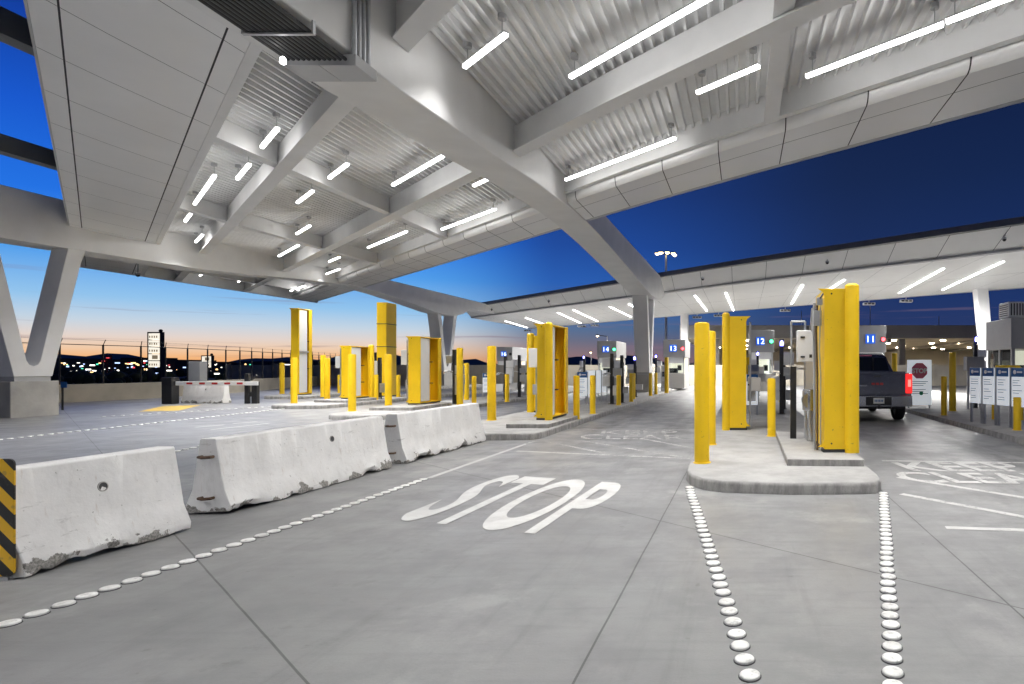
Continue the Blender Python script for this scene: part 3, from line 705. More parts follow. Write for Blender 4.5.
# steel loops on the visible barrier ends
for x, y, lb in ((-4.66, .915, 'rusty steel loop on the end of the middle white barrier'), (-4.66, 3.135, 'rusty steel loop on the end of the far white barrier')):
    b = MB()
    for z in (.18, .62): b.tube([(-.06, .03, z), (-.06, -.04, z), (0, -.075, z), (.06, -.04, z), (.06, .03, z)], .016, 8)
    tag(b.build('steel_loop', 'rust', loc=(x, y, 0)), lb, 'steel loop')
# hazard marker
t = thing('hazard_marker', 'black and yellow striped hazard marker at left edge against the barrier end', 'hazard marker', (-5.56, 4.44, 0), 0, raw=True)
b = MB(); w, h0, h1, r = .165, .03, .90, .04; out = []
for cx, cz, a0 in ((w-r, h1-r, 0), (-w+r, h1-r, 90), (-w+r, h0+r, 180), (w-r, h0+r, 270)):
    for k in range(5): a = math.radians(a0 + 22.5*k); out.append((cx + r*math.cos(a), cz + r*math.sin(a)))
b.loft([[(x, 0, z) for x, z in out], [(x, .012, z) for x, z in out]]); b.build('striped_plate', 'hazard', t)
b = MB(); b.tube([(0, .035, 0), (0, .035, .8)], .02, 8); b.box(-.12, .12, -.0, .12, 0, .025); b.build('stand', 'galv', t)

# ------------------------------------------------------------------ radiation-portal pillars
def pillar(loc, sgn, H, label, back_box=False, split=False, wide=.38, depth=1.1, posts=(1, 1), white=(.10, .40), seams=(), post_in=.05, box_z=(.58, .80), post_r=.112, post_h=0.):
    """open channel with detector panel; sgn=+1 opens towards +X, -1 towards -X"""
    t = thing('detector_pillar', label, 'detector pillar', loc, 0, 'yellow detector pillars'); s = sgn
    def bx(b, x0, x1, y0, y1, z0, z1): b.box(min(x0*s, x1*s), max(x0*s, x1*s), y0, y1, z0, z1)
    b = MB()
    bx(b, 0, wide, 0, .025, .05, H); bx(b, 0, wide, depth-.025, depth, .05, H); bx(b, 0, .025, .025, depth-.025, .05, H)
    bx(b, .025, wide-.02, .025, depth-.025, H-.04, H-.01); bx(b, .025, wide-.02, .025, depth-.025, .05, .08)
    bx(b, wide-.05, wide, .025, .05, .09, H-.05); bx(b, wide-.05, wide, depth-.22, depth-.025, .09, H-.05)
    bx(b, .027, .06, .5, .54, .09, H-.05)
    b.build('channel', 'yellow', t, bevel=.006)
    b = MB(); bx(b, -.02, wide-.04, .01, depth-.01, .0, .045); b.build('base_plate', 'seam', t)
    for z in (H-.03, .055):
        b = MB(); q = [(-.10, z+.03), (.001, z+.03), (.001, z-.10 if z > 1 else z+.16), (-.02, z-.03 if z > 1 else z+.09)]
        b.loft([[(p*s, yy, zz) for p, zz in q] for yy in (.0, .02)]); b.build('mounting_tab', 'yellow', t)
    for z in (H-.08, .14):
        b = MB(); b.tube([(.11*s, -.004, z), (.11*s, .005, z)], .014, 10); b.build('bolt', 'black', t)
    for on, yy in zip(posts, (.02, depth-.02)):
        if not on: continue
        b = MB(); x = (wide+(post_in if yy < .5 else min(post_in, .0)))*s; r, h = post_r, H+post_h; b.lathe([(r, .0), (r, h+.03), (r*.93, h+.055), (r*.62, h+.078), (r*.08, h+.085)], 24, (x, yy)); b.build('guard_post', 'yellow', t)
    for z0, z1 in (((.12, H/2-.04), (H/2+.04, H-.08)) if split else ((.10, H-.06),)):
        b = MB(); bx(b, wide-.10, wide-.05, white[0], white[1], z0, z1); b.build('detector_panel', 'detector', t, bevel=.005)
    if split:
        b = MB(); bx(b, wide-.14, wide-.01, .03, depth-.23, H/2-.03, H/2+.03); b.build('shelf', 'galv', t)
    for z in (H*.3, H*.62):
        b = MB(); bx(b, wide-.17, wide+.0, white[1]+.06, white[1]+.16, z, z+.03); b.build('bracket', 'black', t)
    for z in seams:
        b = MB(); bx(b, -.012, -.001, .0, depth, z, z+.03); bx(b, -.012, wide+.01, -.012, -.001, z, z+.03); b.build('strap', 'seam', t)
    if back_box:
        bb = MB(); bx(bb, -.33, -.03, .12, .34, H*box_z[0], H*box_z[1]); box = bb.build('control_box', back_box, t, bevel=.012)
        for z in (box_z[0]+.05, box_z[1]-.07):
            bb = MB(); bx(bb, -.10, -.04, .108, .119, H*z, H*z+.04); bb.build('hinge', 'black', box)
        bb = MB(); bx(bb, -.22, -.03, .2, .4, H*.25, H*.36); bb.build('junction_box', 'grey_box', t, bevel=.01)
        bb = MB(); bb.tube([(-.09*s, .1, .02), (-.09*s, .1, H*.95)], .022, 8); bb.build('conduit', 'galv', t)
    return t
rp = pillar((1.03, 6.91, .25), 1, 2.55, 'large yellow detector pillar in right foreground beside the dark truck')
b = MB(); b.box(-.16, -.03, .10, .24, 1.98, 2.22); b.build('junction_box', 'grey_box', rp, bevel=.008)
b = MB(); b.box(-.11, -.02, .06, .12, 2.30, 2.42); b.build('junction_box', 'galv', rp, bevel=.006)
for k, (x, y) in enumerate(((-.05, .08), (-.09, .16), (-.13, .2))):
    b = MB(); b.tube([(x, y, .02), (x, y, 1.2), (x-.02, y, 1.6 + .3*k), (x, y, 2.34)], .013 + .004*k, 8); b.build('conduit', ('galv', 'rust', 'grey_box')[k], rp)
b = MB(); b.tube([(-.06, .07, 2.40), (-.02, .02, 2.47), (.05, .03, 2.50)], .016, 8); b.build('elbow', 'chrome', rp)
pillar((.06, 9.03, .15), -1, 2.58, 'yellow detector pillar behind the two tall bollards on the right island', 'booth_light', box_z=(.34, .46), wide=.44, post_in=.02, post_r=.088)
pillar((-4.2, 6.95, .25), 1, 2.42, 'yellow open detector pillar behind the end of the barrier row', False, wide=.34, depth=1.5, white=(.08, .50), posts=(1, 0), post_in=-.05, post_r=.095, post_h=-.05)
pillar((-5.12, 8.9, .15), -1, 2.42, 'slim-looking yellow pillar with white box behind the open pillar')
b_ = pillar((-9.62, 7.15, .25), 1, 2.42, 'yellow pillar with white strip above the far white barrier', 'white_box', wide=.42, depth=1.5, posts=(0, 0), white=(.05, .74))
pillar((-13.6, 6.8, .25), 1, 2.22, 'short yellow pillar between the two very tall ones', 'white_box', wide=.40, depth=1.4, posts=(0, 1), white=(.05, .74))
pillar((-14.0, 9.15, .15), -1, 4.55, 'very tall yellow pillar under the end of the gap girder', wide=.46, depth=.85, posts=(0, 0), seams=(2.4, 3.5))
pillar((-18.65, 6.8, .15), 1, 4.42, 'very tall yellow pillar with white face, leftmost of all', False, True, wide=.40, depth=.95, posts=(0, 0), white=(.04, .66))
t = thing('control_box', 'white control box on its own post left of the open yellow pillar', 'control box', (-4.97, 8.15, .15))
b = MB(); b.box(-.17, .17, -.12, .10, 1.42, 1.98); b.build('casing', 'white_box', t, bevel=.012)
b = MB(); b.box(-.04, .04, .1, .16, 0, 1.95); b.build('post', 'galv', t)
b = MB(); b.box(-.06, .16, -.1, .1, .62, .92); b.build('junction_box', 'grey_box', t, bevel=.01)

# bollards
def bollard_mesh(h, r):
    b = MB(); b.lathe([(r, 0), (r, h-.035), (r*.93, h-.014), (r*.6, h-.003), (r*.05, h)], 26)
    b.lathe([(r+.02, 0), (r+.018, .012), (r+.002, .016)], 26)
    return b
BT = bollard_mesh(2.1, .112).build('bollard', 'yellow'); BS = bollard_mesh(1.17, .085).build('bollard', 'yellow')
used = set()
def bollard(x, y, label, tall, h=None, z=.15):
    src = BT if tall else BS
    o = src if src.name not in used else src.copy()
    if src.name in used: C.objects.link(o)
    used.add(src.name); o.location = W3((x, y, z)); o.rotation_euler = (0, 0, random.uniform(0, 6))
    if h: o.scale = (1, 1, h/(2.1 if tall else 1.17))
    tag(o, label, 'bollard', 'tall yellow bollards' if tall else 'short yellow bollards')
for a in [(-.50, 5.58, 'tall yellow bollard nearest the camera on the right island nose', 1), (-.5, 6.98, 'tall yellow bollard directly behind the nearest one on the right island', 1),
 (-5.5, 6.75, 'tall yellow bollard standing alone above the far end of the barrier row', 1, 2.0), (-10.3, 5.5, 'tall yellow bollard on the nose of the third island, left of the other', 1, 1.85),
 (-10.05, 6.65, 'tall yellow bollard behind the nose of the third island, right of the other', 1, 1.88), (-14.5, 5.4, 'tall yellow bollard in front of the leftmost very tall pillar', 1, 1.8),
 (-14.6, 6.7, 'tall yellow bollard between the leftmost tall pillar and the short pillar', 1, 1.82), (-16.3, 7.3, 'tall yellow bollard just left of the one before the short pillar', 1, 2.0),
 (-19.9, 6.85, 'tall yellow bollard at far left beside the gate end post', 1, 1.65), (-8.62, 8.7, 'tall yellow bollard right of the pillar with a white strip', 1, 2.15),
 (5.55, 16.9, 'taller yellow bollard behind another right of the truck', 1, 1.92), (3.2+1.75, 19.5, 'yellow bollard glimpsed between the booth 11 sign and the STOP board', 1, 2.0),
 (-3.42, 19.4, 'yellow bollard right beside the booth under number 13', 1, 1.98),
 (.48, 8.55, 'short yellow bollard alone in the middle of the right island', 0, 1.2), (-3.72, 8.25, 'short yellow bollard right of the open pillar at the kerb', 0, 1.2), (-3.75, 9.5, 'second short yellow bollard along the kerb behind the open pillar', 0, 1.18),
 (-3.8, 12.2, 'short yellow bollard beside the black equipment post of lane 14', 0, 1.13), (-8.45, 9.3, 'short yellow bollard between the tall one and the lone tall bollard', 0, 1.08), (-7.9, 10.7, 'short yellow bollard under the lane 16 number', 0, 1.14),
 (4.85, 15.25, 'short yellow bollard right of the truck tail lamp', 0, 1.16), (5.05, 12.6, 'short yellow bollard under the row of info signs', 0, .75), (-13.4, 9.4, 'short yellow bollard left of the white strip pillar', 0, 1.05),
 (-3.98, 14.9, 'short yellow bollard left of the V column foot', 0, 1.16), (-3.75, 13.7, 'short yellow bollard nearer the kerb at the V column foot', 0, 1.18), (-3.75, 17.1, 'short yellow bollard just right of the V column foot', 0, 1.13),
 (-3.72, 18.2, 'short yellow bollard farther right of the V column foot', 0, 1.13), (1.25, 17.1, 'short yellow bollard far back behind the white equipment box', 0, 1.11), (-9.8, 10.3, 'yellow bollard behind the tall one left of lane 16', 1, 1.6),
 (-18.0, 8.9, 'small yellow bollard right of the leftmost tall pillar', 0, 1.0), (-13.0, 8.0, 'small yellow bollard beside the black rail of the fourth island', 0, 1.1), (.2, 19.0, 'yellow bollard far back under the lane 12 sign', 1, 1.9), (-5.0, 19.0, 'yellow bollard far back left of the V column', 0, 1.15), (-8.7, 15.2, 'yellow bollard beside the lane 16 equipment', 0, 1.15)]:
    bollard(a[0], a[1], a[2], a[3], a[4] if len(a) > 4 else None)

# ------------------------------------------------------------------ equipment
def equip_pole(loc, h, label, seed, beacon=None, rz=0):
    rnd = random.Random(seed); t = thing('equipment_post', label, 'equipment post', loc, rz)
    b = MB(); b.box(-.06, .06, -.06, .06, 0, h); b.box(-.12, .12, -.12, .12, 0, .02); b.build('post', 'black', t, bevel=.005)
    zs = [h*.82, h*.63, h*.45, h*.27]
    for i, z in enumerate(zs):
        s = rnd.choice((-1, 1)); w, hh, d = rnd.uniform(.2, .36), rnd.uniform(.22, .42), rnd.uniform(.14, .22)
        b = MB(); cx = s*(.05 + w/2 + .01); b.box(cx-w/2, cx+w/2, -.12, -.12+d, z-hh/2, z+hh/2)
        if i % 2: b.box(cx-w/2+.02, cx+w/2-.02, -.128, -.12, z-hh/2+.03, z-.02)
        b.build('device_box', rnd.choice(('white_box', 'grey_box', 'galv', 'white_box')), t, bevel=.012)
    b = MB(); b.tube([(-.04, -.07, h*.6), (-.16, -.14, h*.62), (-.22, -.2, h*.6)], .015, 8); b.tube([(-.22, -.2, h*.6), (-.24, -.34, h*.58)], .05, 12); b.build('camera', 'white_box', t)
    b = MB(); b.tube([(.065, .0, .02), (.07, .02, h*.4), (.06, .05, h*.85)], .012, 8); b.build('cable', 'seam', t)
    if beacon:
        b = MB(); b.box(-.07, .07, -.09, -.05, h+.0, h+.22); b.build('lamp_housing', 'black', t)
        b = MB(); b.lathe([(.05, h+.02), (.055, h+.1), (.04, h+.16), (.01, h+.18)], 12, (0, -.13)); b.build('beacon', beacon, t)
    return t
equip_pole((-4.12, 12.4, .15), 1.95, 'black equipment post with white boxes before the lane 14 booth', 1)
equip_pole((-9.05, 8.85, .15), 2.1, 'black equipment post just right of the white strip pillar', 2)
equip_pole((-4.2, 16.0, .15), 1.75, 'equipment post with blue beacon at the V column', 3, 'blue_light')
equip_pole((-13.2, 8.3, .15), 1.85, 'black equipment post beside the right-hand very tall pillar', 4)
equip_pole((.95, 12.75, .15), 2.05, 'equipment post with blue beacon right of the lane 12 number', 5, 'blue_light')
equip_pole((-8.65, 12.7, .15), 2.0, 'dark equipment post right of the lane 16 booth', 6)
equip_pole((-8.5, 11.4, .15), 1.9, 'equipment post left of another before the lane 16 booth', 7)
equip_pole((-3.95, 13.1, .15), 1.9, 'equipment post with angled camera just right of the lane 14 number', 8)
equip_pole((6.6, 18.6, .15), 2.3, 'grey equipment post with blue beacon behind the info signs', 9, 'blue_light')
equip_pole((1.12, 14.3, .15), 1.8, 'far equipment post between lane 12 sign and white box', 10)
def kiosk(loc, label, rz=0):
    t = thing('lane_kiosk', label, 'kiosk', loc, rz); b = MB(); b.box(-.22, .22, -.15, .15, 0, 1.25); b.loft([[(-.22, -.15, 1.25), (.22, -.15, 1.25), (.22, .15, 1.25), (-.22, .15, 1.25)], [(-.22, -.02, 1.52), (.22, -.02, 1.52), (.22, .15, 1.52), (-.22, .15, 1.52)]]); b.build('casing', 'galv', t, bevel=.012)
    b = MB(); b.box(-.16, .16, -.158, -.151, .86, 1.16); b.build('screen', 'glass', t); b = MB(); b.box(-.16, .16, -.156, -.151, .2, .6); b.build('access_door', 'grey_box', t)
    return t
kiosk((-4.6, 14.3, .15), 'grey metal kiosk behind the board backs left of lane 14 post')
kiosk((-8.9, 14.0, .15), 'grey metal kiosk in front of the lane 16 booth')
kiosk((.35, 16.5, .15), 'grey metal kiosk below the lane 12 number')
kiosk((-3.75, 20.8, .15), 'grey metal kiosk left of the lane 13 booth')
for p, q, lb in ((.6, 20.5, 'equipment post with blue beacon under the green signal behind the right-island pillar'), (-4.4, 21.6, 'blue-beacon equipment post between the V column foot and the red-signal booth'), (-8.9, 21, 'blue-beacon equipment post just behind the kiosk left of the V column')):
    equip_pole((p, q, .15), 2.0, lb, int(abs(p*10)) + 31, 'blue_light')
# rack behind the foreground pillar
t = thing('equipment_rack', 'grey frame with white cabinet and round meter beside the foreground pillar', 'equipment rack', (.83, 7.95, .25))
b = MB()
for p, q in (((-.12, .1, -.0), (-.12, .1, 2.18)), ((-.12, .1, 2.18), (.14, .1, 2.18)), ((.14, .1, 0), (.14, .1, 2.18)), ((-.12, .1, 1.3), (.14, .1, 1.3))): b.tube([p, q], .022, 8)
b.build('frame', 'galv', t)
b = MB(); b.box(-.14, -.03, .02, .09, -.08, 1.34); b.build('cable_tray', 'black', t, bevel=.004)
b = MB(); b.box(-.03, .31, -.16, .06, 1.42, 2.0); o = b.build('cabinet', 'white_box', t, bevel=.012)
b = MB(); b.box(.03, .11, -.175, -.16, 1.86, 1.89); b.box(.03, .11, -.175, -.16, 1.50, 1.53); b.box(.19, .24, -.168, -.16, 1.5, 1.56); b.build('latch', 'black', o)
b = MB(); b.tube([(.17, -.30, .74), (.17, -.52, .74)], .14, 24); b.lathe([(.125, .56), (.13, .58), (.13, .90), (.115, .93)], 22, (.17, -.40)); b.build('meter', 'chrome', t)
b = MB(); b.box(.11, .23, -.36, -.28, .55, 1.42); b.build('meter_backing', 'booth_light', t)
for k, (x, y) in enumerate(((.10, -.38), (.17, -.42), (.22, -.36))):
    b = MB(); b.tube([(x, y, .6), (x, y, .3), (x+.03, y-.06, .02)], .022 + .006*(k % 2), 10); b.build('conduit', 'galv', t)
b = MB(); b.tube([(.2, -.2, 2.0), (.22, -.24, 2.2), (.2, -.5, 2.3), (.16, -.9, 2.32)], .018, 8); b.tube([(.26, -.7, 1.9), (.26, -.7, 2.36)], .02, 8); b.box(.17, .29, -.75, -.62, 1.95, 2.12); b.build('wiring', 'galv', t)

# info sign boards
def sign_board(loc, rz, label, h=1.36, w=.36, group='small info boards on two legs', raw=False):
    t = thing('info_board', label, 'info board', loc, rz, group, raw=raw)
    b = MB()
    for s in (-1, 1): b.box(s*w/2-.025, s*w/2+.025, .012, .062, 0, h)
    b.build('legs', 'galv', t, bevel=.004)
    b = MB(); b.box(-w/2, w/2, -.012, .010, h-.92, h-.01); b.build('board', 'sign_glow', t)
    b = MB(); b.box(-w/2, w/2, -.018, -.0125, h-.22, h-.012); hd = b.build('header', 'sign_blue', t)
    b = MB(); b.tube([(-w*.22, -.023, h-.11), (-w*.22, -.0185, h-.11)], .05, 18); b.box(-w*.05, w*.36, -.021, -.0185, h-.13, h-.09); b.build('emblem', 'sign_white', hd)
    b = MB(); rnd = random.Random(int(abs(loc[0]*100)+abs(loc[1]*31)))
    for k in range(9):
        z = h-.30-.06*k
        if k in (3, 6): continue
        b.box(-w*.40, -w*.40 + w*.8*rnd.uniform(.5, 1), -.0165, -.0125, z-.010, z+.006)
    b.build('lettering', 'sign_text', t)
    return t
rz = math.atan2(-.81, .29) ; nrm = math.radians(-70)
for k, (x, y) in enumerate(((6.0, 15.5), (6.14, 15.0), (6.28, 14.5), (6.42, 14.0), (6.56, 13.5))):
    sign_board((x, y, .15), math.radians(-74.5), ['leftmost blue-headed info board in the row at right edge', 'second blue-headed info board from the left at right edge', 'third blue-headed info board from the left at right edge', 'fourth blue-headed info board from the left at right edge', 'blue-headed info board cut off by the right picture edge'][k], h=1.42, w=.42, raw=True)
sign_board((-4.95, 11.5, .15), math.radians(10), 'blue-headed info board right of the open yellow pillar', 1.25)
for k, y in enumerate((12.1, 12.75, 13.4)):
    o = sign_board((-4.85, y, .15), math.radians(190), ['grey back of an info board just right of the blue-headed one', 'middle grey board back beside the lane 14 post', 'farthest grey board back beside the lane 14 post'][k], 1.3)
    o.children[1].data = o.children[1].data.copy(); o.children[1].data.materials[0] = M['grey_box']
sign_board((.22, 12.0, .15), math.radians(20), 'info board half hidden behind the second right-island pillar', 1.22)
sign_board((-9.9, 11.8, .15), math.radians(20), 'info board left of the lane 16 booth', 1.15)

t = thing('utility_cabinet', 'grey cabinet on legs under the blue beacon behind the info boards', 'cabinet', (7.85, 20.4, .15), 0, raw=True)
b = MB(); b.box(-.3, .3, -.16, .16, 1.3, 1.78); b.build('casing', 'grey_box', t, bevel=.012)
for q in (-.2, .2): b = MB(); b.box(q-.03, q+.03, -.03, .03, 0, 1.3); b.build('leg', 'galv', t)
# yellow pipe guard behind the info boards
b = MB(); b.tube([(6.85, 16.4, .15), (6.85, 16.4, 1.52), (6.90, 16.38, 1.58), (7.45, 16.2, 1.58), (7.5, 16.18, 1.52), (7.5, 16.18, .15)], .05, 12)
tag(b.build('pipe_guard', 'yellow'), 'yellow bent pipe guard behind the row of info boards', 'pipe guard')
# STOP board on the island
t = thing('stop_board', 'white board with red octagon reading STOP right of the truck', 'stop sign', (4.98, 17.35, .15), 0)
b = MB(); b.box(-.42, .42, -.02, .02, .12, 1.68); b.build('board', 'sign_glow', t, bevel=.006)
b = MB()
for s in (-.36, .36): b.box(s-.03, s+.03, .021, .08, 0, 1.6)
b.build('legs', 'galv', t)
b = MB(); b.loft([[(.29*math.cos(a), yy, 1.30 + .29*math.sin(a)) for a in [PI/8 + PI/4*k for k in range(8)]] for yy in (-.026, -.021)]); oc = b.build('octagon', 'stop_red', t)
me = text_mesh('STOP', .22, .008, 'CENTER'); b = MB(); b.add_mesh(me, Matrix.Translation((0, -.029, 1.225)) @ Matrix.Rotation(PI/2, 4, 'X')); b.build('lettering', 'sign_white', oc)
b = MB()
for k in range(7):
    if k != 3: b.box(-.3, .3 - .08*(k % 3), -.024, -.0205, .93-.07*k-.014, .93-.07*k+.008)
b.build('small_print', 'sign_text', t)
b = MB(); b.tube([(.06, -.026, .52), (.06, -.0205, .52)], .07, 18); b.build('green_dot', mat('green_print', (.02, .35, .16), .5), t)

# ------------------------------------------------------------------ booths
def booth(x0, x1, y, num, light, label, h=3.52, fb=2.25, d=3.6):
    w = 1.34; t = thing('inspection_booth', label, 'booth', ((x0+x1)/2, y, .15), 0, 'numbered inspection booths'); h -= .15; fb -= .15
    b = MB(); b.box(-w/2, w/2, 0, d, .0, 1.02); b.build('lower_wall', 'booth_light', t, bevel=.01)
    b = MB(); b.box(-w/2-.06, w/2+.06, -.08, d+.08, fb, h); b.build('fascia', 'booth', t, bevel=.012)
    for xx in (-w/2+.04, w/2-.04):
        for yy in (.04, d-.04):
            b = MB(); b.box(xx-.04, xx+.04, yy-.04, yy+.04, 1.02, fb); b.build('window_post', 'steel_grey', t)
    b = MB(); b.box(-w/2+.09, w/2-.09, d-.12, d-.08, 1.03, fb-.01); b.box(-w/2+.09, -w/2+.12, .3, d-.15, 1.03, fb-.3); b.build('interior_wall', 'interior', t)
    b = MB(); b.box(-w/2+.09, w/2-.09, .03, .04, 1.03, fb-.42); b.build('window', mat_glass, t)
    b = MB(); b.box(-w/2+.085, w/2-.085, .02, .05, fb-.42, fb-.005); b.build('blind', 'sign_white', t)
    b = MB(); b.box(-w*.3, w*.12, .5, .9, 1.03, 1.35); b.box(w*.1, w*.3, .7, .75, 1.2, 1.55); b.build('desk_equipment', 'black', t)
    cx = -w*.05
    b = MB(); b.box(cx-.26, cx+.24, -.115, -.082, (fb+h)/2-.24, (fb+h)/2+.24); sg = b.build('number_sign', 'blue_sign', t, bevel=.005)
    me = text_mesh(num, .46, .0, 'CENTER'); b = MB(); b.add_mesh(me, Matrix.Translation((cx-.01, -.122, (fb+h)/2-.165)) @ Matrix.Rotation(PI/2, 4, 'X')); b.build('digits', 'digit', sg)
    b = MB(); zc = (fb+h)/2-.02; xx = w/2-.10; b.tube([(xx, -.085, zc), (xx, -.14, zc)], .13, 20); hs = b.build('signal_housing', 'black', t)
    b = MB(); b.tube([(xx, -.135, zc), (xx, -.155, zc), (xx, -.165, zc)], [.10, .09, .02], 20); b.build('signal_lens', light, hs)
    return t
mat_glass = bpy.data.materials.new('clear_glass'); mat_glass.use_nodes = True
nt = mat_glass.node_tree; nt.nodes.clear()
ou = N(nt, 'ShaderNodeOutputMaterial'); mx = N(nt, 'ShaderNodeMixShader'); tr = N(nt, 'ShaderNodeBsdfTransparent'); gl = N(nt, 'ShaderNodeBsdfGlossy', Roughness=.03)
fr = N(nt, 'ShaderNodeFresnel'); nt.links.new(fr.outputs[0], mx.inputs[0]); nt.links.new(tr.outputs[0], mx.inputs[1]); nt.links.new(gl.outputs[0], mx.inputs[2]); nt.links.new(mx.outputs[0], ou.inputs[0])
tr.inputs[0].default_value = (.75, .8, .8, 1)
booth(-18.75, -17.2, 24, '16', 'black', 'booth with lit number 16 at left of the row', 3.45, 2.15)
booth(-8.95, -7.75, 24, '14', 'green_light', 'booth with lit number 14 and green signal', 3.54, 2.3)
booth(-4.3, -3.2, 24, '13', 'red_light', 'booth with lit number 13 and red signal', 3.42, 2.25)
booth(.36, 1.42, 24, '12', 'green_light', 'booth with lit number 12 and green signal', 3.75, 2.45)
booth(4.75, 5.88, 24, '11', 'red_light', 'booth with lit number 11 and red signal above the truck', 3.68, 2.33)
# right-hand booth
t = thing('corner_booth', 'grey flat-roofed booth with windows and rooftop unit at right edge', 'booth', (8.1, 20.5, .15))
b = MB(); b.box(0, 3.2, 0, 2.2, 0, 1.0); b.build('lower_wall', 'booth_light', t, bevel=.01)
b = MB(); b.box(-.05, 3.25, -.05, 2.25, 2.1, 3.25); b.build('fascia', 'booth', t, bevel=.015)
for x, y in ((.06, .06), (.06, 2.14), (1.1, .06), (2.1, .06), (3.14, .06), (.06, 1.1)):
    b = MB(); b.box(x-.06, x+.06, y-.06, y+.06, 1.0, 2.1); b.build('window_post', 'booth', t)
b = MB(); b.box(.1, 3.1, .03, .05, 1.01, 2.09); b.box(.03, .05, .1, 2.1, 1.01, 2.09); b.build('window', mat_glass, t)
b = MB(); b.box(.2, 3.1, 2.0, 2.05, 1.01, 2.09); b.box(3.05, 3.1, .1, 1.9, 1.01, 2.09); b.build('interior_wall', 'interior', t)
b = MB(); b.box(.3, .8, .3, .9, 1.0, 1.5); b.box(1.4, 2.2, .4, .9, 1.0, 1.7); b.build('desk_equipment', 'black', t)
b = MB(); b.box(.5, .95, -.075, -.052, 2.45, 2.95); b.build('number_sign', 'blue_sign', t)
t = thing('rooftop_unit', 'pale louvred air-conditioning unit on the right booth roof', 'air conditioner', (10.72, 23.4, 3.40), raw=True)
b = MB(); b.box(-.55, .55, -.45, .45, .08, .68); b.box(-.5, .5, -.4, .4, 0, .08); b.build('casing', 'white_box', t, bevel=.02)
b = MB()
for k in range(6): b.box(-.556, -.551, -.38, .38, .16+.08*k, .19+.08*k)
for k in range(9): b.box(-.48+.11*k, -.43+.11*k, -.457, -.451, .16, .62)
b.build('louvres', 'seam', t)

# ------------------------------------------------------------------ pickup truck seen from behind
t = thing('pickup_truck', 'dark grey crew-cab pickup truck with lit brake lamps seen from behind', 'pickup truck', (3.82, 17.0, 0), raw=True)
hw = 1.0
b = MB()
def xsec(y, zlo, zhi, w, tw=None, bulge=.03):
    tw = tw or w
    return [(-w+.06, y, zlo), (w-.06, y, zlo), (w, y, zlo+.12), (w+bulge, y, (zlo+zhi)/2), (tw, y, zhi-.05), (tw-.06, y, zhi), (-tw+.06, y, zhi), (-tw, y, zhi-.05), (-w-bulge, y, (zlo+zhi)/2), (-w, y, zlo+.12)]
b.loft([xsec(.10, .62, 1.40, .96), xsec(.16, .55, 1.42, .985), xsec(.9, .50, 1.43, 1.0), xsec(1.9, .48, 1.42, 1.0), xsec(4.0, .48, 1.36, 1.0), xsec(5.3, .5, 1.30, .98), xsec(5.75, .55, 1.18, .92), xsec(5.85, .6, 1.0, .85)], smooth=True)
b.build('body', 'truck', t, bevel=.02)
b = MB(); cab = [(1.95, 1.42, .95), (2.12, 1.72, .90), (2.28, 1.93, .84), (2.6, 2.03, .80), (3.3, 2.05, .80), (3.75, 1.99, .80), (4.6, 1.42, .92)]
b.loft([[(-w, y, 1.36), (w, y, 1.36), (w*.985, y, 1.42 if z > 1.5 else z-.03), (w if z < 1.5 else w*.93, y, z - .03), (w*.82, y, z), (-w*.82, y, z), (-(w if z < 1.5 else w*.93), y, z-.03), (-w*.985, y, 1.42 if z > 1.5 else z-.03)] for y, z, w in cab], smooth=True)
b.build('cab', 'truck', t, bevel=.015)
b = MB(); b.loft([[(-.80, 1.99, 1.47), (.80, 1.99, 1.47), (.73, 2.225, 1.88), (-.73, 2.225, 1.88)], [(-.80, 1.97, 1.47), (.80, 1.97, 1.47), (.73, 2.205, 1.88), (-.73, 2.205, 1.88)]]); b.build('rear_window', 'glass', t)
for s in (-1, 1):
    b = MB(); b.box(s*.305-.015, s*.305+.015, 1.95, 2.06, 1.48, 1.88); b.build('window_bar', 'black', t)
b = MB(); b.box(-.30, .30, 2.20, 2.26, 1.925, 1.965); b.build('high_brake_lamp', 'stop_red', t)
# tailgate
b = MB(); b.box(-.80, .80, .045, .11, .80, 1.43); b.box(-.80, .80, .03, .06, 1.36, 1.455); tg = b.build('tailgate', 'truck', t, bevel=.018)
b = MB(); b.box(-.62, .62, .036, .046, .93, 1.27); b.build('pressed_panel', 'truck', tg, bevel=.006)
b = MB(); b.box(-.10, .10, .028, .038, 1.29, 1.34); b.build('handle', 'black', tg, bevel=.006)
b = MB()
for k in range(3): b.box(-.17+.12*k, -.08+.12*k, .030, .037, 1.07, 1.13)
b.build('emblem', 'red', tg, bevel=.006)
b = MB(); b.box(-.55, -.30, .028, .036, 1.03, 1.07); b.build('trim_badge', 'chrome', tg)
for s in (-1, 1):
    b = MB(); b.box(min(s*.805, s*.995), max(s*.805, s*.995), .03, .22, .83, 1.39); tl = b.build('tail_lamp', 'tail', t, bevel=.03)
    b = MB(); b.box(min(s*.86, s*.95), max(s*.86, s*.95), .018, .035, 1.02, 1.22); b.build('bulb', 'tail_hot', tl, bevel=.02)
b = MB(); b.loft([[(x, y, z) for x, y, z in ((-1.02, .12, zz), (-.95, -.06, zz), (-.4, -.12, zz), (.4, -.12, zz), (.95, -.06, zz), (1.02, .12, zz), (.9, .16, zz), (-.9, .16, zz))] for zz in (.46, .52, .74, .77)]); bp = b.build('bumper', 'chrome', t, bevel=.02)
b = MB(); b.box(-.36, .36, -.128, -.121, .50, .74); b.build('bumper_step', 'black', bp)
b = MB(); b.box(-.155, .155, -.14, -.129, .55, .71); pl = b.build('licence_plate', 'plate', t, bevel=.005)
b = MB()
for k in range(6): b.box(-.12+.042*k, -.095+.042*k, -.1425, -.1405, .60, .66)
b.build('plate_characters', 'sign_blue', pl)
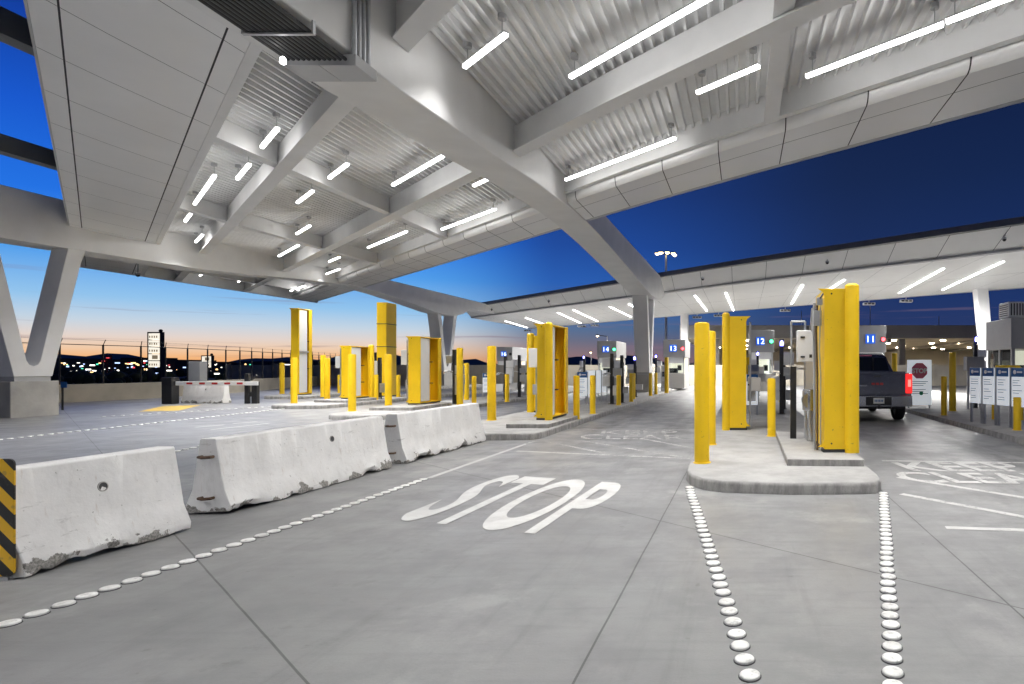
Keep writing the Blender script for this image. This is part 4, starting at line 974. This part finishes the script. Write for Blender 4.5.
b = MB(); b.box(-.04, .04, -.2, .0, .40, .47); b.ball((0, -.18, .50), .03); b.build('tow_hitch', 'black', t)
b = MB(); b.box(-.8, .8, .2, 5.4, .38, .5); b.box(-.9, .9, 1.15, 1.3, .33, .42); b.tube([(.45, .1, .40), (.45, 1.5, .38)], .04, 10); b.build('chassis', 'black', t)
for s in (-1, 1):
    for yy in (1.15, 4.75):
        b = MB(); cx = s*.86
        prof = [(.28, -.13), (.37, -.135), (.40, -.09), (.405, 0), (.40, .09), (.37, .135), (.28, .13)]
        b.loft([[(cx + q, yy + r*math.cos(a), .40 + r*math.sin(a)) for a in [2*PI*k/28 for k in range(28)]] for r, q in prof], cap=False, smooth=True)
        wh = b.build('wheel', 'rubber', t)
        b = MB(); b.loft([[(cx + q, yy + r*math.cos(a), .40 + r*math.sin(a)) for a in [2*PI*k/20 for k in range(20)]] for r, q in ((.29, .02*s), (.27, .05*s), (.27, .07*s), (.29, .11*s))], smooth=True); b.build('rim', 'galv', wh)
        b = MB(); b.tube([(cx - s*.09, yy, .40), (cx - s*.05, yy, .40)], .30, 22); b.build('brake_drum', 'black', wh)
for s in (-1, 1):
    b = MB(); b.loft([[(s*1.0, y, z), (s*1.045, y, z), (s*1.045, y, z+.05), (s*1.0, y, z+.05)] for y, z in [(1.15+.52*math.cos(a), .42+.50*math.sin(a)) for a in [PI*k/10 for k in range(11)]]]); b.build('wheel_arch', 'black', t)
    b = MB(); b.box(min(s*1.02, s*1.24), max(s*1.02, s*1.24), 3.85, 3.97, 1.36, 1.58); b.build('mirror', 'black', t, bevel=.02)

# ------------------------------------------------------------------ perimeter fence, wall, gate
wl = [(-24.75, -6), (-24.6, -1), (-24.2, 2.4), (-25.4, 6.2), (-28.3, 11), (-33, 18), (-41, 30)]
wl = [W(*p) for p in wl]
b = MB(); rings = []
for i, (x, y) in enumerate(wl):
    p, q = wl[max(0, i-1)], wl[min(len(wl)-1, i+1)]; d = Vector((q[0]-p[0], q[1]-p[1])).normalized(); n = Vector((-d.y, d.x))
    rings.append([(x - n.x*.0, y - n.y*.0, -.05), (x + n.x*.25, y + n.y*.25, -.05), (x + n.x*.25, y + n.y*.25, .80), (x, y, .80)])
b.loft(rings); tag(b.build('perimeter_wall', 'wall', bevel=.01), 'low curved concrete wall along the left perimeter', 'wall')
t = thing('perimeter_fence', 'post and wire fence with angled tops above the low left wall', 'fence')
def along(s):
    for (x0, y0), (x1, y1) in zip(wl, wl[1:]):
        L = math.hypot(x1-x0, y1-y0)
        if s <= L: f = s/L; return x0+(x1-x0)*f, y0+(y1-y0)*f, (x1-x0)/L, (y1-y0)/L
        s -= L
    return x1, y1, 0, 1
s = .6; tops = []
while s < 66:
    x, y, dx, dy = along(s); nx, ny = -dy, dx; x += nx*.12; y += ny*.12
    b = MB(); b.tube([(x, y, .78), (x, y, 2.62)], .036, 8); b.tube([(x, y, 2.6), (x + dx*.14 + nx*.05, y + dy*.14 + ny*.05, 2.86)], .016, 6); b.build('post', 'black', t); tops.append((x, y, dx, dy, nx, ny)); s += 1.65
for z, r, o in ((2.6, .02, 0), (2.83, .006, .13)):
    b = MB(); b.tube([(x + dx*o + nx*o*.4, y + dy*o + ny*o*.4, z) for x, y, dx, dy, nx, ny in tops], r, 6); b.build('rail' if r > .01 else 'barbed_wire', 'black', t)
# gate
t = thing('barrier_gate', 'parking gate with red and white arm near the left wall', 'barrier gate', (-24.6, 25.8, 0), 0, raw=True)
b = MB(); b.box(-.24, .2, -.18, .18, 0, 1.14); b.build('cabinet', 'black', t, bevel=.02)
b = MB(); b.box(.22, 3.75, -.03, .03, .79, .96); ar = b.build('arm', 'sign_white', t, bevel=.01)
b = MB()
for k in range(5): b.box(.70+.54*k, .95+.54*k, -.034, .034, .835, .915)
b.build('red_stripe', 'red', ar)
b = MB(); b.box(3.12, 3.3, .04, .16, 0, 1.3); b.box(3.42, 3.66, .04, .2, 0, .95); b.box(3.3, 3.42, .05, .12, .3, .5); b.rbox((3.5, .1, 1.12), (.34, .06, .08), 0, 0, -.6); b.build('arm_rest', 'black', t, bevel=.01)
t = thing('utility_cabinet', 'grey metal cabinet behind the gate housing', 'cabinet', (-21.6, 3.9, 0), 0)
b = MB(); b.box(-.28, .28, -.2, .2, .08, 1.85); b.build('casing', 'grey_box', t, bevel=.015)
b = MB(); b.box(-.32, .32, -.24, .24, 0, .08); b.build('plinth', 'pale_concrete', t)
b = MB(); b.box(-.24, .24, -.206, -.2, .15, 1.78); b.build('door', 'grey_box', t)
b = MB(); b.tube([(0, 0, 0), (0, 0, 1.05)], .03, 8); o = b.build('pedestrian_sign', 'black', loc=(-20.3, .05, 0)); tag(o, 'thin black post with small blue sign beside the left pedestal', 'sign')
b = MB(); b.box(-.02, .2, -.045, -.032, .82, 1.04); b.build('plate', 'sign_blue', o)

# ------------------------------------------------------------------ cameras and pole lamps
def dome(loc, label, drop=.2):
    t = thing('dome_camera', label, 'dome camera', loc, 0, 'dome cameras')
    b = MB(); b.tube([(0, 0, 0), (0, 0, -drop)], .025, 8); b.lathe([(.09, -drop-.10), (.09, -drop-.02), (.05, -drop)], 14); b.build('housing', 'grey_box', t)
    b = MB(); b.ball((0, 0, -drop-.10), .08, 12); b.build('dome', 'black', t)
for x, lb in ((-1.9, 'dome camera on the far fascia right of the V column'), (3.35, 'dome camera on the far fascia above the right pillar'), (8.5, 'dome camera on the far fascia near the right picture edge'), (-12.3, 'dome camera on the far fascia above the middle pillar'), (-18.2, 'dome camera at the left end of the far fascia')):
    dome((x, 21.7 + yo(x), 6.84), lb, .06)
dome((-21.8, 2.0, 6.3), 'dome camera hanging under the far left canopy edge', .55)
def street_lamp(loc, h, label, heads, r=.11, sz=.30):
    t = thing('light_pole', label, 'light pole', loc); b = MB(); b.tube([(0, 0, 0), (0, 0, h)], [r, r*.6], 12); b.build('pole', 'galv', t)
    for (x, y) in heads:
        b = MB(); b.tube([(0, 0, h-.05), (x, y, h+.05)], .04, 8); b.rbox((x*1.1, y*1.1, h+.08), (sz*1.7, sz*1.7, .14)); hd = b.build('lamp_head', 'black', t)
        b = MB(); b.rbox((x*1.1, y*1.1, h-.04), (sz*1.45, sz*1.45, .10)); b.ball((x*1.12, y*1.12, h-.06), sz*.6); b.build('lens', 'pole_lamp', hd)
    return t
street_lamp((-8.0, 45, 0), 16.0, 'tall floodlight mast with glowing cluster above the far canopy', [(.9, -.5), (-.95, -.4), (.3, -1.1), (-.45, -1.0), (.95, .4)], .2, .34)
street_lamp((-12.5, 36, 0), 5.1, 'street lamp with arm right of the open pillar', [(-.9, -.4)], .06, .16)
street_lamp((-19.5, 34, 0), 5.1, 'small double street lamp above the lane 16 sign', [(-.4, -.2), (.4, -.2)], .06, .12)
street_lamp((-15.2, 38, 0), 3.4, 'short pole lamp between the open pillar and booth 14', [(.0, -.2)], .05, .14)

for p, lb in ((-21.7, 'above the lane 16 booth'), (-14.6, 'left of the booth 14 lamp'), (-13.1, 'right of another before booth 14'), (-3.4, 'just right of the white back column'), (-1.75, 'second right of the white back column'), (2.75, 'before the large right pillar'), (7.35, 'above the truck, left one'), (9.1, 'above the STOP board, right one')):
    t = thing('overhead_reader', 'small overhead reader box under the far soffit edge ' + lb, 'reader', (p, 33.75, 6.02), 0, 'overhead reader boxes')
    b = MB(); b.box(-.42, .42, -.18, .18, .0, .17); b.build('casing', 'steel_grey', t, bevel=.01)
    for k in range(3): b = MB(); b.box(-.36+.26*k, -.16+.26*k, -.186, -.181, .03, .14); b.build('lens', 'seam', t)
    b = MB(); b.box(-.03, .03, -.03, .03, .17, .42); b.build('bracket', 'steel_grey', t)
# ------------------------------------------------------------------ background buildings, walls
b = MB(); b.box(-44, 60, 51.0, 51.25, 0, 1.75)
for k in range(26): b.box(-43.8+4*k, -43.5+4*k, 50.9, 50.99, 0, 1.85)
tag(b.build('boundary_wall', 'wall'), 'tan precast wall across the back behind the booths', 'wall')
t = thing('inspection_shelter', 'wide dark flat-roofed shelter with many warm ceiling lamps behind the back wall', 'building', (14, 57, 0), raw=True)
b = MB(); b.box(-20, 60, 0, 40, 4.35, 5.55); b.build('roof', 'shelter', t)
b = MB(); b.box(-20, 60, .02, 40, 4.30, 4.345); b.build('ceiling', 'shelter_ceiling', t)
b = MB(); b.box(-20, 60, 39.6, 39.9, 0, 4.29); b.build('back_wall', 'shelter_ceiling', t)
for k in range(8):
    b = MB(); b.box(-16.9+9*k, -16.3+9*k, 1, 1.6, 0, 4.29); b.build('column', 'shelter', t)
for k in range(9): 
    b = MB(); b.box(-18+9*k, -17.7+9*k, 1, 39, 4.0, 4.29); b.build('ceiling_beam', 'shelter', t)
for k in range(7):
    for yy in (7, 24):
        la = bpy.data.lights.new('lamp', 'AREA'); la.shape = 'RECTANGLE'; la.size = 8; la.size_y = .3; la.energy = 380; la.color = (1, .80, .55)
        lo = bpy.data.objects.new('lamp', la); C.objects.link(lo); lo.parent = t; lo.location = (-15+11*k, yy, 4.17)
for j in range(5):
    for k in range(16):
        b = MB(); x = -18.5+4.9*k + 1.2*(j % 2); y = 3+7.4*j; b.box(x-.2, x+.2, y-.2, y+.2, 4.20, 4.27); b.build('ceiling_lamp', 'lamp_warm', t)
for k in range(7):
    b = MB(); x = -15 + 6.7*k; b.tube([(x, 1.5, 5.55), (x, 1.5, 6.5 + .5*(k % 3))], .035, 6); b.build('roof_mast', 'shelter', t)
# stacked pieces under the shelter read as a dark store of parked shapes
# ------------------------------------------------------------------ distant town, signs and hills on the left
rnd = random.Random(21); b = MB()
TM = ['town_wall', 'town_white', 'town_warm', 'town_blue', 'town_red', 'town_green', 'shrub']
for k in range(60):
    X = -rnd.uniform(130, 300); Y = abs(X)*rnd.uniform(-.03, .46); (X, Y) = W(X, Y); w = rnd.uniform(5, 18); h = rnd.uniform(2.0, 4.6)
    b.mi = 0; b.box(X-w/2, X+w/2, Y-w/2, Y+w/2, -.1, h)
    if rnd.random() < .4:
        b.mi = rnd.choice((1, 1, 3, 2)); z = rnd.uniform(.9, h-.5); b.box(X-w*.3, X-w*.3+rnd.uniform(.12, .45)*w, Y-w/2-.1, Y-w/2-.02, z, z+rnd.uniform(.25, .7))
for k in range(150):                        # small lamps, shop fronts and parked cars' lamps
    Y = rnd.uniform(70, 170); X = -Y*rnd.choice((rnd.uniform(.76, 1.14), rnd.uniform(.95, 1.14))); z = rnd.uniform(.1, 2.3)*Y/110
    e = Y/600*rnd.choice((.3, .35, .45, .6)); b.mi = rnd.choice((1, 1, 1, 1, 1, 3, 3, 2, 2, 2, 4, 5) if rnd.random() < .5 else (1, 3, 2)); w_ = e*rnd.choice((1, 1, 1, 2, 3.5))
    b.box(X-w_, X+w_, Y-.1, Y+.1, z-e, z+e*rnd.choice((1, 1, 2)))
    if rnd.random() < .3: b.mi = 0; b.box(X-.06, X+.06, Y+.11, Y+.2, -.05, z+e)
for k in range(90):
    X = -rnd.uniform(45, 130); Y = abs(X)*rnd.uniform(-.02, .5); r = rnd.uniform(.5, 1.6); b.mi = 6; (X, Y) = W(X, Y)
    for q in range(7): b.ball((X + rnd.uniform(-r, r), Y + rnd.uniform(-r, r)*1.8, rnd.uniform(.05, .4)*r), r*rnd.uniform(.3, .6), 7)
tag(b.build('distant_town', TM), 'far-off town lights and low dark roofs beyond the left fence', 'town', kind='stuff')
def pylon(loc, w, z0, z1, label, rows, az):
    t = thing('pylon_sign', label, 'pylon sign', loc, az, raw=True); b = MB(); b.box(-w/2-.1, -w/2, -.22, .22, 0, z1+.12); b.box(w/2, w/2+.1, -.22, .22, 0, z1+.12); b.box(-w/2, w/2, -.2, .2, z1, z1+.12); b.build('frame', 'black', t)
    hh = (z1-z0)/rows
    for k in range(rows):
        b = MB(); b.box(-w/2+.02, w/2-.02, -.2, .2, z0+hh*k+.06, z0+hh*(k+1)-.04); f = b.build('lit_panel', 'pylon_lit', t)
        b = MB(); rr = random.Random(k+int(w*10))
        if k == 1: b.box(-w*.15, w*.32, -.24, -.205, z0+hh*(k+.25), z0+hh*(k+.8))
        else:
            for q in range(4): b.box(-w*.4+w*.2*q, -w*.4+w*.2*q+w*.11*rr.uniform(.6, 1), -.24, -.205, z0+hh*(k+.3), z0+hh*(k+.62))
        b.build('lettering', 'pylon_text', f)
    b = MB(); b.ball((w/2-.1, 0, z1+.25), .18); b.build('finial', 'black', t)
pylon((-63.6, 65, 0), 1.25, 1.5, 5.25, 'tall lit roadside pylon sign with stacked white panels', 5, 0)
pylon((-80.3, 90, 0), 1.4, 1.45, 3.2, 'smaller lit pylon sign right of the tall one', 2, 0)
t = thing('billboard_frame', 'dark red lattice sign frame among the town lights', 'sign', (-84.8, 80, 0), 0, raw=True)
b = MB()
for x in (-.55, 0, .55): b.box(x-.05, x+.05, -.1, .1, 0, 3.2)
for z in (1.75, 2.15, 2.55, 2.95): b.box(-.8, .8, -.16, -.08, z, z+.16)
b.build('lattice', 'orange', t)
for x0, z0 in ((-.5, 2.32), (.1, 2.74)):
    b = MB(); b.box(x0, x0+.4, -.2, -.165, z0, z0+.1); b.build('red_lamp', 'town_red', t)
b = MB(); rr = random.Random(4); ring0, ring1 = [], []
n = 90
for k in range(n+1):
    a = math.radians(-75 + 85*k/n); d = 2400
    h = 34 + 16*math.sin(k*.31) + 9*math.sin(k*.83+1) + 5*math.sin(k*1.9) + rr.uniform(-2, 2)
    ring0.append((d*math.sin(a), d*math.cos(a), -5)); ring1.append(((d+300)*math.sin(a), (d+300)*math.cos(a), max(14, h)))
b.loft([ring0, ring1, [(x*1.25, y*1.25, -5) for x, y, z in ring1]], closed=False, cap=False, smooth=True)
struct(b.build('hills', 'hill'), 'low dark ridge of hills on the horizon', 'hills')

# ------------------------------------------------------------------ dusk sky
w = bpy.data.worlds.new('World'); SC.world = w; w.use_nodes = True; nt = w.node_tree
bg = nt.nodes['Background']
tc = N(nt, 'ShaderNodeTexCoord'); D = tc.outputs['Generated']
sp = N(nt, 'ShaderNodeSeparateXYZ'); nt.links.new(D, sp.inputs[0])
hyp = mth(nt, 'SQRT', mth(nt, 'ADD', mth(nt, 'MULTIPLY', sp.outputs[0], sp.outputs[0]), mth(nt, 'MULTIPLY', sp.outputs[1], sp.outputs[1])))
sunx, suny = -.671, .741
a = mth(nt, 'DIVIDE', mth(nt, 'ADD', mth(nt, 'MULTIPLY', sp.outputs[0], sunx), mth(nt, 'MULTIPLY', sp.outputs[1], suny)), mth(nt, 'ADD', hyp, 1e-4))
elev = mth(nt, 'MULTIPLY', mth(nt, 'ARCTAN2', sp.outputs[2], mth(nt, 'ADD', hyp, 1e-5)), 180/PI/60)   # 1 = 60 degrees
elev = mth(nt, 'MAXIMUM', elev, 0.)
def lin(c): return tuple(((v/255)/12.92 if v <= 10 else (((v/255)+.055)/1.055)**2.4) for v in c)
def ramp(stops):
    r = N(nt, 'ShaderNodeValToRGB'); e = r.color_ramp.elements
    for i, (d, c) in enumerate(stops):
        el = e[i] if i < 2 else e.new(.99)
        el.position = d/60; el.color = (*lin(c), 1)
    nt.links.new(elev, r.inputs['Fac']); return r.outputs['Color']
sunr = ramp([(0, (245, 166, 100)), (.7, (246, 187, 132)), (1.3, (241, 206, 174)), (2.1, (227, 214, 207)), (3.1, (196, 214, 230)), (4.6, (144, 197, 240)), (7.4, (74, 158, 238)), (11, (14, 112, 230)), (16, (2, 86, 208)), (22, (0, 52, 150)), (60, (0, 22, 80))])
midr = ramp([(0, (158, 120, 116)), (1.3, (138, 118, 126)), (2.4, (106, 112, 136)), (3.6, (78, 112, 154)), (5.4, (50, 106, 178)), (7.8, (24, 92, 182)), (11, (13, 72, 160)), (16, (11, 54, 130)), (60, (5, 24, 70))])
antr = ramp([(0, (60, 68, 98)), (3, (30, 54, 104)), (6, (16, 48, 104)), (11, (11, 40, 92)), (17, (10, 34, 78)), (24, (9, 28, 68)), (60, (8, 18, 50))])
c1 = mixc(nt, smooth(nt, a, .60, .95), antr, midr)
c2 = mixc(nt, smooth(nt, a, .905, .978), c1, sunr)
# thin dark cloud streaks low over the sunset
cv = N(nt, 'ShaderNodeCombineXYZ'); nt.links.new(mth(nt, 'MULTIPLY', sp.outputs[0], 2.2), cv.inputs[0]); nt.links.new(mth(nt, 'MULTIPLY', sp.outputs[1], 2.2), cv.inputs[1]); nt.links.new(mth(nt, 'MULTIPLY', sp.outputs[2], 60), cv.inputs[2])
cn = N(nt, 'ShaderNodeTexNoise', Scale=1.4, Detail=7, Roughness=.6); nt.links.new(cv.outputs[0], cn.inputs['Vector'])
cl = mth(nt, 'MULTIPLY', smooth(nt, cn.outputs['Fac'], .56, .68), mth(nt, 'SUBTRACT', 1., smooth(nt, elev, .03, .15)))
c3 = mixc(nt, mth(nt, 'MULTIPLY', cl, .55), c2, lin((128, 108, 128)))
sky = N(nt, 'ShaderNodeTexSky', sky_type='NISHITA', sun_disc=False, sun_elevation=math.radians(-2.), sun_rotation=math.radians(-42))
fin = mixc(nt, .03, c3, sky.outputs[0])
nt.links.new(fin, bg.inputs['Color']); bg.inputs['Strength'].default_value = .74

# ------------------------------------------------------------------ camera
cam = bpy.data.cameras.new('camera'); co = bpy.data.objects.new('camera', cam); C.objects.link(co)
co.location = (0, 0, 1.58); co.rotation_euler = (PI/2, 0, 0)
cam.sensor_width = 36; cam.lens = 600/1024*36; cam.shift_x = -231/1024; cam.shift_y = 25/1024; cam.clip_end = 12000; cam.clip_start = .05
SC.camera = co
SC.view_settings.view_transform = 'Standard'; SC.view_settings.look = 'None'; SC.view_settings.exposure = .42; SC.view_settings.gamma = 1
SC.cycles.use_denoising = True
SC.cycles.max_bounces = 8; SC.cycles.diffuse_bounces = 5; SC.cycles.glossy_bounces = 3; SC.cycles.sample_clamp_indirect = 6
